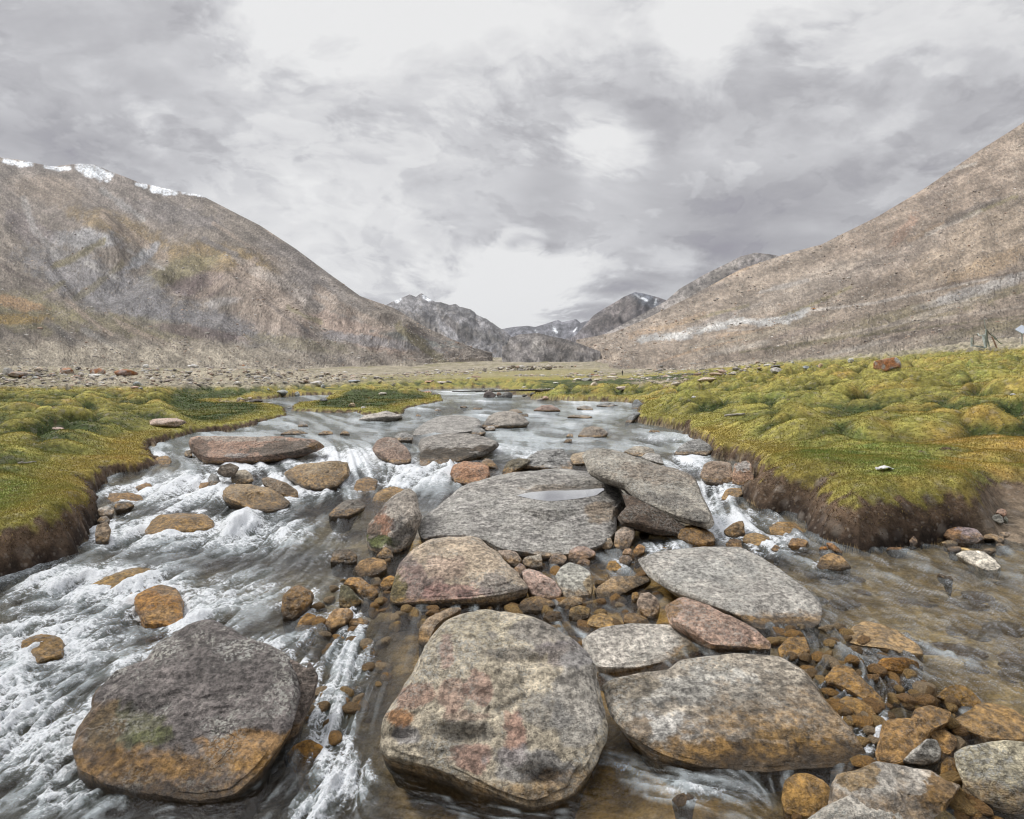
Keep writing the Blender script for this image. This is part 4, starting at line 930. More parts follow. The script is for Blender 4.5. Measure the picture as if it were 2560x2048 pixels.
     ('C',[1600,1580,1625,1520,1690,1480,1760,1535,1780,1640,1640,1660],'rock','mossy golden rock at the bottom edge',.6,(.22,.19,.035),dict(wh=.3)),
     ('C',[1660,1300,1665,1200,1700,1160,1760,1170,1765,1240,1730,1310],'rock','dark amber rock in the gap left of the pale rounded boulder',.6,(.17,.10,.03),dict(wh=.5)),
     ('C',[70,1420,100,1390,160,1375,215,1410,190,1450,110,1460],'cobble','brown-grey submerged stone in the foam below the broad slab',.4,(.25,.20,.16),dict(foam=False)),
     ('C',[1420,690,1450,660,1520,650,1560,672,1540,700,1460,705],'cobble','pale tan submerged cobble in the right pool',.4,(.34,.28,.17),dict(wh=.3,foam=False)),
     ('C',[1100,470,1130,400,1210,350,1300,370,1420,420,1520,490,1560,550,1440,545,1300,520,1180,500],'rock','broad sandy submerged rock in the right pool',.22,(.38,.29,.18),dict(wh=.6,foam=False,B=.12,sink=.08)),
     # ---- right bank side
     ('F',[1753,1030,1820,1013,1920,1018,1990,1068,2018,1122,1940,1132,1880,1112,1810,1072],'slab','pale flat stone standing clear in the dark pool by the right bank',.6,(.44,.42,.38),dict(p=4,wet=.3,spk=.3)),
     ('F',[928,1100,950,1050,1010,1023,1080,1050,1132,1112,1060,1127,960,1122],'rock','rounded brown rock in the right-hand riffle below the mound',.65,(.26,.18,.10),dict(wh=.2)),
     ('F',[1678,925,1690,890,1712,860,1800,872,1880,890,1922,940,1866,968,1750,964],'boulder','purple-grey and orange oblong boulder at the foot of the right mound',.75,(.20,.165,.175),dict(patches=[(1715,910,60,45,(.30,.16,.06),.85)])),
     ('F',[645,870,700,840,800,845,862,902,830,922,720,925,660,905],'rock','ochre rock with water sliding over it in the right channel',.5,(.28,.18,.07),dict(wh=.5)),
     ('F',[388,970,420,940,480,950,488,1000,430,1012],'rock','dark brown rock between tilted slab and light grey slab',.8,(.13,.085,.05),{}),
     ('F',[378,892,430,850,492,833,502,912,440,932,392,922],'rock','dark pointed wet rock right of the tilted slab tip',.8,(.17,.12,.07),dict(sharp=1)),
     ('F',[658,1002,680,975,710,990,717,1016,680,1027],'cobble','little dark cobble in the white water of the right channel',.8,(.15,.10,.07),{}),
     ('F',[100,930,110,870,200,860,310,900,330,950,250,975,170,960],'rock','dark brown wet rock under the tip of the tilted slab',.6,(.16,.10,.05),dict(wh=.5)),
     ('F',[490,950,500,915,580,905,650,930,640,970,560,985],'rock','straw-coloured wet rock mid right channel',.5,(.32,.22,.10),dict(wh=.5)),
     ('F',[760,975,780,935,850,940,880,960,850,985],'cobble','tan wet cobble right of the straw-coloured rock',.6,(.28,.18,.10),dict(wh=.5)),
     ('F',[238,562,260,500,340,477,420,490,432,608,340,614,270,602],'boulder','split brown boulder under the right bank, left half',.8,(.20,.155,.12),dict(sharp=.9)),
     ('F',[428,562,440,495,520,475,550,520,556,630,480,632,430,612],'boulder','split brown boulder under the right bank, right half with pale top',.85,(.21,.14,.10),dict(sharp=.9,patches=[(490,510,50,30,(.32,.30,.28),.9)])),
     ('F',[365,700,385,655,430,638,500,640,515,672,440,708],'rock','brown and pale rock at the foot of the split boulder',.6,(.28,.20,.11),dict(wh=.4)),
     ('F',[940,1003,955,986,985,984,995,1005,965,1017],'cobble','bright orange pebble at the left foot of the mound',.8,(.42,.17,.03),{}),
     ('F',[985,965,1020,965,1080,1015,1075,1030,1030,1015],'cobble','orange-brown sliver of stone along the mound foot',.8,(.34,.16,.05),{}),
     ('F',[1340,1005,1360,990,1450,995,1465,1008,1400,1020],'cobble','flat reddish stone in shallow water below the mound',.5,(.36,.19,.10),{}),
     ('M',[450,960,440,900,500,840,545,880,560,950,500,975],'cobble','small pinkish grey upright cobble at the mound foot',.85,(.26,.21,.20),{}),
     ('M',[820,905,835,860,880,835,940,855,952,900,880,918],'cobble','olive rounded cobble left of the oblong purple boulder',.8,(.20,.17,.12),{}),
     ('M',[925,935,980,910,1100,905,1172,955,1150,985,1040,995,960,975],'cobble','flattish khaki cobble below the oblong purple boulder',.7,(.24,.21,.16),{}),
     ('M',[1005,1040,1030,1005,1120,995,1200,995,1222,1045,1180,1070,1080,1085],'cobble','grey-violet cobble just behind the pale flat stone',.7,(.20,.18,.18),{}),
     ('M',[1520,1060,1560,1035,1630,1020,1720,1040,1735,1075,1650,1100,1580,1090],'cobble','blackish cobble with light rim in the pool',.7,(.08,.08,.08),{}),
     ('M',[855,1415,900,1410,1000,1450,1050,1440,1095,1500,1070,1535,960,1490],'rock','small black rock breaking the rippled right pool',.6,(.03,.03,.028),{}),
     ('M',[1735,495,1760,450,1810,425,1880,445,1900,510,1860,540,1790,515],'cobble','salmon-coloured round cobble on top of the gravel bar heap',.85,(.38,.25,.19),dict(z0=.02)),
     ('M',[1665,560,1700,520,1780,515,1840,560,1850,640,1790,650,1710,610],'cobble','smooth grey cobble under the salmon one',.8,(.22,.22,.20),dict(z0=-.03)),
     ('M',[1850,590,1860,545,1895,545,1920,600,1900,625],'cobble','little greenish-grey cobble right of the smooth grey one',.85,(.22,.23,.20),dict(z0=-.03)),
     ('M',[1835,655,1900,620,2040,600,2160,600,2240,640,2240,740,2100,770,1980,780,1900,730],'boulder','tan flat boulder on the gravel bar at the right edge',.65,(.28,.25,.21),{}),
     ('M',[1515,700,1525,620,1570,590,1640,610,1630,660,1580,740,1530,750],'cobble','rust-orange and grey cobble at the end of the mound',.8,(.32,.20,.11),{}),
     ('M',[1590,710,1620,650,1700,645,1710,710,1660,740],'cobble','shadowy grey cobble in the middle of the gravel bar heap',.8,(.19,.18,.17),{}),
     ('M',[1770,730,1790,690,1860,680,1960,760,1970,785,1880,770,1800,765],'cobble','pale wedge cobble in front of the tan flat boulder',.75,(.34,.31,.27),{}),
     ('M',[1740,810,1790,778,1920,775,2030,820,2035,855,1960,870,1850,865],'cobble','long cream cobble at the water side of the gravel bar',.75,(.36,.32,.29),{}),
     ('M',[2085,800,2110,765,2180,760,2200,830,2130,840],'cobble','pinkish cobble at the right edge of the gravel bar',.75,(.33,.27,.24),{}),
     ('M',[1540,870,1560,820,1640,810,1760,820,1850,850,1860,920,1780,950,1700,900,1600,890],'cobble','brown muddy cobble pile at the pool edge',.6,(.25,.20,.15),{}),
     ('M',[1730,1000,1735,960,1790,945,1850,985,1930,965,1940,995,1830,1015],'cobble','low sandy cobble half out of the pool',.6,(.30,.26,.21),{}),
     # ---- upper stream
     ('H',[898,930,910,905,940,880,1010,845,1100,842,1160,870,1205,905,1150,930,1100,935,980,940],'boulder','grey dome-shaped rock in mid stream with dark notch',.8,(.19,.18,.17),dict(patches=[(930,920,35,14,(.04,.04,.04),.9)])),
     ('H',[465,978,480,950,520,910,620,865,760,855,880,880,902,920,830,960,700,978],'slab','broad sheet of grey rock washed by water left of the dome',.22,(.19,.19,.19),dict(B=.10,p=4,wet=.3,foam=False)),
     ('H',[833,968,850,940,900,940,927,968,890,984,845,984],'rock','small slate rock in front of the broad washed sheet',.85,SLATE,{}),
     ('H',[915,948,940,930,975,928,987,948,950,957],'rock','tiny grey rock against the dome-shaped rock',.8,GREY,{}),
     ('H',[1510,988,1540,945,1600,930,1660,940,1703,975,1660,998,1560,1002],'boulder','brown-grey dome rock in the right half of the stream',.85,(.16,.14,.12),{}),
     ('H',[1228,832,1280,802,1330,792,1398,830,1320,836],'rock','low reddish-brown mound rock in the upper stream',.85,(.17,.125,.11),{}),
     ('H',[1500,815,1550,798,1600,812,1605,825,1550,828],'rock','flat grey rock upstream right of the reddish mound rock',.85,(.19,.18,.17),{}),
     ('H',[1625,797,1700,782,1762,795,1700,808],'rock','long low grey rock near the right bank of the upper stream',.85,SLATE,{}),
     ('H',[1848,795,1865,762,1890,757,1920,790,1917,817,1860,822],'rock','dark slate rock standing at the tip of the right bank',.9,(.10,.11,.12),{}),
     ('H',[1808,905,1830,870,1870,845,1903,838,1903,852,1845,906],'slab','dark slate slab tilted against the right bank',.7,(.12,.13,.14),{}),
     ('H',[598,834,612,812,640,818,643,835],'rock','pointed slate rock in the left upper stream',.9,SLATE,{}),
     ('H',[478,868,490,850,515,862,515,868],'rock','tiny dark rock left of the broad washed sheet',.9,DARK,{}),
     ('H',[1415,1034,1440,1005,1470,1010,1468,1034],'rock','small dark rock below the brown-grey dome',.85,(.10,.095,.09),{}),
     ('H',[1435,992,1450,975,1476,980,1477,1000],'rock','small tan rock touching the brown-grey dome',.85,TAN,{}),
     ('H',[1118,868,1150,848,1193,850,1192,870],'rock','small black-brown rock behind the dome-shaped rock',.85,(.07,.06,.05),{}),
     ('H',[1060,842,1090,822,1130,828,1160,840,1110,850],'rock','brown washed rock upstream of the dome-shaped rock',.7,(.17,.14,.11),{}),
     ('H',[523,735,530,708,572,705,590,735,560,742],'rock','reddish rock at the end of the turf island',.9,(.25,.15,.12),{}),
     ('H',[570,745,580,720,622,720,637,748,600,752],'rock','black rock at the tip of the turf island',.9,(.06,.06,.06),{}),
     ('H',[760,805,785,798,810,806,790,812],'rock','flat dark pebble rock left upper stream',.85,DARK,{}),
     ('H',[840,820,865,806,905,818,870,825],'rock','thin dark rock crest upstream of the broad sheet',.85,DARK,{}),
     ('H',[108,830,140,802,170,808,175,830,130,838],'rock','grey stone at the foot of the turf island',.9,GREY,{}),
     ('H',[1955,972,1970,950,2020,955,2030,970],'rock','brown rock in the riffle below right bank',.85,BRN,{}),
     ('H',[1440,870,1500,858,1600,872,1560,882],'rock','washed flat rock mid right upper stream',.7,(.19,.17,.15),{}),
     ('H',[120,890,200,855,330,850,400,870,330,885,200,892],'slab','washed pale slab just below the turf island',.6,(.27,.26,.25),dict(p=4,wet=.3,foam=False)),
     ('H',[0,978,20,958,50,962,62,980],'rock','brown rock left of the cascade in the upper stream',.85,BRN,{}),
     ('G',[1868,922,1880,885,1920,900,1932,918],'rock','pointed grey rock in the left upper stream',.9,SLATE,{}),
     ('G',[1758,967,1830,935,1880,945,1930,962,1860,968],'rock','low dark triangular rock behind the long reddish block',.85,(.13,.12,.11),{}),
     ('G',[1995,970,2030,945,2080,950,2090,970],'rock','low brown rock right of the dark triangular rock',.8,BRN,{}),
     ('E',[1160,70,1220,40,1280,30,1320,65,1240,70],'rock','brownish rock crest near the middle of the upper stream',.85,(.14,.12,.11),{}) if False else None,
     ('F',[800,1090,830,1070,880,1080,890,1110,840,1120],'cobble','brown pebble under ripples right of light grey slab',.5,BRN,dict(foam=False)) if False else None,
    ]
    for it in T:
        if it is None: continue
        v, fl, nm, lb, k, c, kw = it
        a = dict(B=.30, T=.75, spk=.35, lay=.35, nz=.028, wh=.10, facets=5, sharp=.6)
        a.update(kw); rock(v, fl, nm, lb, k=k, col=c, **a)
    # right-hand dark bank stones of the footbridge are in build_bridges
    # ---- stones standing on land
    O = (.28, .16, .11)
    L = [
     ('G',1000,920,270,50,(.36,.27,.22),'boulder','long flat pinkish boulder lying in the left meadow',None),
     ('G',335,945,110,22,(.34,.24,.20),'stone','small pinkish stone sunk in the left turf',None),
     ('G',405,590,92,44,(.28,.23,.20),'boulder','rounded boulder with orange crust, left of the row beyond the left meadow',.45),
     ('G',595,597,88,48,(.24,.20,.18),'boulder','orange-streaked boulder in the middle of the row beyond the left meadow',.5),
     ('G',762,600,140,42,(.22,.15,.13),'boulder','wide dark reddish boulder at the right of the row beyond the left meadow',.5),
     ('G',35,602,76,54,(.30,.29,.27),'boulder','grey boulder at the left edge beyond the meadow',None),
     ('G',95,605,110,32,(.25,.21,.18),'boulder','low orange-flecked boulder beside the grey one at the left edge',.4),
     ('G',252,480,136,42,(.38,.35,.32),'boulder','whitish humped boulder on the stony slope at far left',None),
     ('G',572,610,96,22,(.42,.41,.39),'stone','flat whitish stone in front of the orange boulders',None),
     ('G',155,412,78,28,(.42,.41,.39),'stone','white flat stone high on the left slope',None),
     ('G',1250,532,80,34,(.34,.22,.16),'boulder','pinkish orange boulder, left of the distant stone row',.5),
     ('G',1340,530,74,28,(.28,.17,.13),'boulder','dark orange boulder in the distant stone row',.6),
     ('G',1407,534,50,34,(.36,.28,.24),'boulder','pale and rust boulder at the right of the distant stone row',.35),
     ('G',1200,552,66,24,(.45,.44,.42),'stone','white slab before the distant stone row',None),
     ('G',908,553,38,28,(.45,.44,.42),'stone','upright white stone on the left slope',None),
     ('G',998,545,40,24,(.43,.42,.40),'stone','white block stone beside the low pebbly wall',None),
     ('G',1192,530,48,34,(.17,.17,.16),'boulder','dark grey boulder left of the pinkish orange one',None),
     ('G',1153,529,32,26,(.20,.20,.18),'stone','small dark round stone left of the dark grey boulder',None),
     ('G',1523,555,38,26,(.33,.15,.08),'stone','rust-red triangular stone at the end of the distant row',.7),
     ('G',1665,632,54,26,(.44,.42,.39),'stone','pale flat stone above the far green strip',None),
     ('G',1550,610,34,26,(.13,.13,.12),'stone','dark lump stone on the gravel knoll',None),
     ('G',1975,664,80,36,(.40,.38,.36),'boulder','whitish boulder at the head of the far green strip',None),
     ('G',2022,680,28,30,(.27,.28,.27),'stone','grey stone in front of the whitish head boulder',None),
     ('G',1762,722,74,34,(.27,.28,.27),'boulder','smooth grey boulder on the green strip by the side channel',None),
     ('G',1862,728,36,30,(.32,.33,.31),'stone','pale grey stone right of the smooth grey boulder',None),
     ('G',850,664,52,28,(.24,.26,.26),'stone','bluish-grey stone at the back edge of the left meadow',None),
     ('G',838,683,50,18,(.36,.24,.19),'stone','low pinkish stone at the back edge of the left meadow',None),
     ('G',874,686,30,16,(.32,.32,.30),'stone','tiny grey stone beside the low pinkish one',None),
     ('G',922,492,38,24,(.26,.13,.09),'stone','rust-brown stone on the slope above the white upright one',.5),
     ('G',1042,645,62,24,(.19,.15,.13),'stone','dark brown flat stone right of the reddish boulders',None),
     ('G',35,360,70,28,(.24,.15,.11),'boulder','rusty boulder high at the left edge',.5),
     ('G',212,625,44,24,(.30,.31,.30),'stone','light grey stone left of the boulder row',None),
     ('G',475,613,50,18,(.24,.16,.12),'stone','small rusty stone between the orange boulders',.4),
     ('G',1505,520,44,26,(.40,.39,.37),'stone','round whitish stone right of the distant row',None),
     ('G',1500,760,44,24,(.42,.36,.27),'stone','cream stone at the left end of the side channel plank bridge',None),
     ('K',600,275,90,42,(.40,.33,.25),'stone','cream rounded stone behind the black rock at the side channel',None),
     ('K',690,335,240,60,(.055,.045,.042),'boulder','black wet rock on the far side of the plank bridge',None),
     ('K',410,305,130,56,(.42,.33,.26),'stone','pinkish cream stone beside the plank bridge start',None),
     ('K',1925,315,150,66,(.15,.155,.16),'boulder','dark triangular rock in the side channel by the island',None),
     ('K',1300,490,110,80,(.12,.125,.12),'boulder','dark round rock at the mouth of the side channel',None),
     ('K',930,108,56,26,(.42,.45,.48),'stone','tiny white stone on the far green strip',None),
     ('I',1325,572,155,92,(.33,.31,.29),'boulder','grey boulder crusted with vivid orange lichen in right meadow',.62),
     ('I',620,582,86,36,(.37,.35,.33),'stone','whitish stone in the right meadow, widest of the pale scatter',None),
     ('I',560,548,60,24,(.36,.34,.30),'stone','pale stone at the upper left of the pale scatter',None),
     ('I',795,562,46,26,(.24,.26,.27),'stone','blue-grey stone in the right meadow',None),
     ('I',852,560,46,26,(.22,.24,.24),'stone','darker blue-grey stone beside the blue-grey one',None),
     ('I',708,528,28,18,(.40,.40,.38),'stone','small white stone above the pale scatter',None),
     ('I',885,550,30,28,(.38,.27,.18),'stone','tan upright stone right of the blue-grey stones',None),
     ('I',1078,515,40,26,(.42,.42,.40),'stone','white stone left of the orange lichen boulder',None),
     ('I',180,636,130,26,(.38,.30,.24),'stone','flat pinkish stone at the left of the right meadow',None),
     ('I',230,600,90,22,(.32,.24,.18),'stone','low tan stone above the flat pinkish one',None),
     ('I',270,585,50,24,(.34,.24,.19),'stone','rosy stone behind the low tan one',None),
     ('I',90,742,34,16,(.40,.39,.37),'stone','tiny white stone on the green lawn of the right bank',None),
     ('I',2095,724,40,12,(.46,.46,.46),'stone','tiny white flat stone among right hummocks',None),
     ('J',1318,285,84,50,(.44,.37,.30),'boulder','cream boulder at the right end of the log footbridge',None),
     ('J',1640,322,170,40,(.38,.31,.26),'stone','broad pinkish flat stone right of the cream bridge boulder',None),
     ('J',560,304,60,22,(.42,.38,.30),'stone','cream stone on the bank behind the footbridge',None),
     ('J',905,256,60,18,(.38,.38,.34),'stone','flat light stone above the footbridge',None),
     ('J',1145,222,100,26,(.44,.40,.34),'stone','flat cream rock slab left of the walker',None),
     ('J',1245,228,120,34,(.18,.18,.16),'stone','dark grey rock between the two cream slabs',None),
     ('J',1350,222,90,22,(.42,.38,.32),'stone','second cream slab nearer the walker',None),
     ('J',1515,195,150,22,(.42,.38,.33),'stone','long cream slab just left of the walker',None),
     ('J',1528,166,80,24,(.30,.25,.21),'stone','brown-grey hump of rock just left of the walker',None),
     ('J',1300,166,36,18,(.36,.17,.09),'stone','small orange stone in the distant gravel',.5),
     ('J',795,425,76,40,(.34,.23,.17),'boulder','orange-tan round rock at the waterline right of the footbridge pier',None),
     ('J',745,442,100,30,(.30,.25,.21),'boulder','low tan rock in front of the orange-tan round one',None),
     ('H',75,805,46,26,(.38,.29,.19),'stone','tan stone on the turf island',None),
     ('H',265,728,60,16,(.36,.33,.28),'stone','pale low stone at the back of the turf island',None),
     ('H',640,660,80,18,(.40,.35,.31),'stone','pale flat slab beyond the side channel',None),
     ('H',560,652,50,14,(.36,.22,.15),'stone','rosy flat stone left of the pale flat slab',None),
     ('H',85,652,80,20,(.28,.30,.32),'stone','bluish slab stone above the side channel',None),
     ('H',2130,672,70,26,(.38,.33,.28),'stone','pinkish boulder lying above the dark hummocks',None),
     ('D',145,392,40,8,(.30,.26,.24),'stone','tiny flat stone on the left lawn',None) if False else None,
    ]
    for it in L:
        if it: landstone(*it[:6], it[6], it[7], patches=it[8])
# ------------------------------------------------------------------ mountains
def poly_interp(pts3, n_px):
    a = np.array(sorted(pts3)); return [np.interp(n_px, a[:, 0], a[:, i]) for i in range(1, a.shape[1])]
HILLS = {}
def hill(name, label, ridge, foot, mat, base, blobs=(), amp=.02, nscale=1.0, step=3.2, rows=230, gully=.6, seed=1, expo=1.0, back=.5, lines=(), ridge_noise=1.0, relief=(), apron=1.0):
    """ridge / foot: (photo x, photo y, distance); a real slope is spanned between them"""
    x0 = max(min(p[0] for p in ridge), min(p[0] for p in foot)); x1 = min(max(p[0] for p in ridge), max(p[0] for p in foot))
    cs = np.arange(x0, x1 + step, step)
    ry, rd = poly_interp(ridge, cs); fy, fd = poly_interp(foot, cs)
    fx_ = (cs - 1280) / F * fd; fz_ = Zbase(fx_, fd) - .004 * fd - .3; fy = np.minimum(project(fx_, fd, fz_)[1], 1020); fy = np.maximum(fy + 5 * fbm(cs * .02, 0 * cs, seed, 4, 77), ry + 6)
    v = np.linspace(0, 1, rows)[:, None] ** expo
    d = fd * (rd / fd) ** v; py = fy + (ry - fy) * v ** apron
    dx, dz = rays(np.broadcast_to(cs, d.shape), py)
    X, Y, Z = dx * d, d, CAMZ + dz * d
    # relief
    sc = nscale / np.median(rd)
    vv = np.broadcast_to(v, d.shape)
    warp = fbm(cs[None] * .006, vv * 2.2, 0, 3, seed + 5)
    gul = fbm(cs[None, :] * .009 * nscale + warp * .7 + seed, vv * 1.6, 0.0, 3, seed, ridged=True)
    n3 = fbm(cs[None] * .012 * nscale, vv * 3.4 * nscale, 0, 4, seed + 9, gain=.42)
    dsp = (gully * gul + (1.1 - gully) * n3)
    for (pl, wd, dep) in relief:   # gullies and spurs traced in the photo
        dm = np.full(d.shape, 1e9)
        pts_ = [vp('V', *q) for q in pl]
        for (a, b) in zip(pts_[:-1], pts_[1:]):
            ex, ey = b[0] - a[0], b[1] - a[1]; L = ex * ex + ey * ey
            t = np.clip(((cs[None] - a[0]) * ex + (py - a[1]) * ey) / L, 0, 1)
            dm = np.minimum(dm, np.hypot(cs[None] - a[0] - t * ex, py - a[1] - t * ey))
        dsp = dsp + dep * np.exp(-(dm / wd) ** 2)
    env = np.minimum(sst(0, .12, vv), 1) * (1 - .95 * sst(.62, 1.0, vv) * (2 - ridge_noise))
    A = amp * Y * dsp * env
    Z = Z + A; Y2 = Y - A * .5; X = X * Y2 / Y; Y = Y2
    px, pyy = project(X, Y, Z)
    # colour
    col = np.tile(np.array(base, float), d.shape + (1,))
    nz = fbm(cs[None] * .02 + warp * .3, pyy * .03, 0, 5, seed + 21)
    st = fbm(cs[None] * .03 + vv * 8 * (1 if name.startswith('right') else -1), vv * 7, 0, 4, seed + 23)
    col *= (1 + .25 * nz + .22 * st)[..., None]
    fz2 = fbm(px * .09, pyy * .12, 0, 4, seed + 31)
    col = col * (1 + .35 * fz2)[..., None]
    for (cx, cy, rx, ry_, ang, c, s) in blobs:
        cx, cy = vp('V', cx, cy); rx /= .842; ry_ /= .842
        ca, sa = math.cos(math.radians(ang)), math.sin(math.radians(ang))
        u = ((px - cx) * ca + (pyy - cy) * sa) / rx; w_ = (-(px - cx) * sa + (pyy - cy) * ca) / ry_
        t = sst(1.2, .65, np.sqrt(u * u + w_ * w_) + nz * .55 + st * .35 + fz2 * .45) * s
        col = col * (1 - t[..., None]) + np.array(c) * t[..., None]
    rr = np.random.default_rng(seed + 50); lines = list(lines)
    if name == 'left_mountain':
        for i in range(34):
            x, y = rr.uniform(-20, 900), rr.uniform(400, 700)
            dx_ = rr.uniform(60, 150) * (1 if x > 330 else rr.choice([-1, 1])); sl_ = rr.uniform(.45, .8)
            lines.insert(0, ([(x, y), (x + dx_ * .5, y + abs(dx_) * sl_ * .55), (x + dx_, y + abs(dx_) * sl_)], rr.uniform(4, 13), [(.30, .285, .27), (.135, .125, .125), (.27, .22, .18), (.175, .155, .10), (.12, .10, .09)][i % 5], rr.uniform(.6, .95)))
    if name == 'right_mountain':
        for i in range(44):
            x, y = rr.uniform(1400, 2150), rr.uniform(330, 730); dx_ = rr.uniform(70, 190); sl_ = rr.uniform(.18, .5) * (1 if y < 620 else .6)
            lines.insert(0, ([(x, y), (x - dx_ * .5, y + dx_ * sl_ * .5 + rr.uniform(-6, 6)), (x - dx_, y + dx_ * sl_)], rr.uniform(2.0, 8), [(.33, .30, .265), (.17, .14, .12), (.28, .21, .15), (.20, .175, .105), (.14, .12, .105)][i % 5], rr.uniform(.5, .85)))
    for (pl, wd, c, s) in lines:
        dm = np.full(d.shape, 1e9)
        pts_ = [vp('V', *q) for q in pl]
        for (a, b) in zip(pts_[:-1], pts_[1:]):
            ex, ey = b[0] - a[0], b[1] - a[1]; L = ex * ex + ey * ey
            t = np.clip(((px - a[0]) * ex + (pyy - a[1]) * ey) / L, 0, 1)
            dm = np.minimum(dm, np.hypot(px - a[0] - t * ex, pyy - a[1] - t * ey))
        t = sst(wd * 1.3, wd * .5, dm + wd * .9 * nz + wd * .5 * st + wd * .9 * fz2) * s
        col = col * (1 - t[..., None]) + np.array(c) * t[..., None]
    tn = np.maximum(sst(.16, .02, vv + .06 * nz), sst(838, 885, pyy + 14 * nz) * sst(950, 500, px) if name == 'left_mountain' else 0) * .95 if name in ('left_mountain', 'right_mountain') else 0 * vv
    col = col * (1 - tn[..., None]) + (np.array([.40, .355, .285]) * (1 + .4 * fz2 + .3 * nz)[..., None]) * tn[..., None]
    # surface coordinates of the slope in metres: along the contour and up the fall line
    dm_ = float(np.median(rd)) * .7 / F; SU = np.broadcast_to(cs[None] * dm_, d.shape); SV = -py * dm_ + SU * 0
    # back side
    nb = 14
    bb = np.linspace(0, 1, nb + 1)[1:, None]
    Xb = X[-1] * (1 + bb * back); Yb = Y[-1] * (1 + bb * back); Zb = Z[-1] * (1 - bb * 1.0) - bb * 20
    X = np.vstack([X, Xb]); Y = np.vstack([Y, Yb]); Z = np.vstack([Z, Zb]); col = np.concatenate([col, np.repeat(col[-1:], nb, 0)]); SU = np.vstack([SU, np.repeat(SU[-1:], nb, 0)]); SV = np.vstack([SV, SV[-1:] + bb * 300])
    V = np.stack([X, Y, Z], -1).reshape(-1, 3)
    o = build_mesh(name, V, grid_faces(*X.shape), mat, {'tint': np.clip(col, 0.01, .9).reshape(-1, 3), 'slope_uv': np.stack([SU, SV, SU * 0 + seed], -1).reshape(-1, 3)})
    tag(o, kind='structure')
    if label: o['label'] = label
    HILLS[name] = (V.reshape(X.shape + (3,))[:rows], px, pyy)
    return o
def on_hill(name, px, py):
    V, hx, hy = HILLS[name]; i = np.argmin((hx - px) ** 2 + (hy - py) ** 2); return V.reshape(-1, 3)[i]

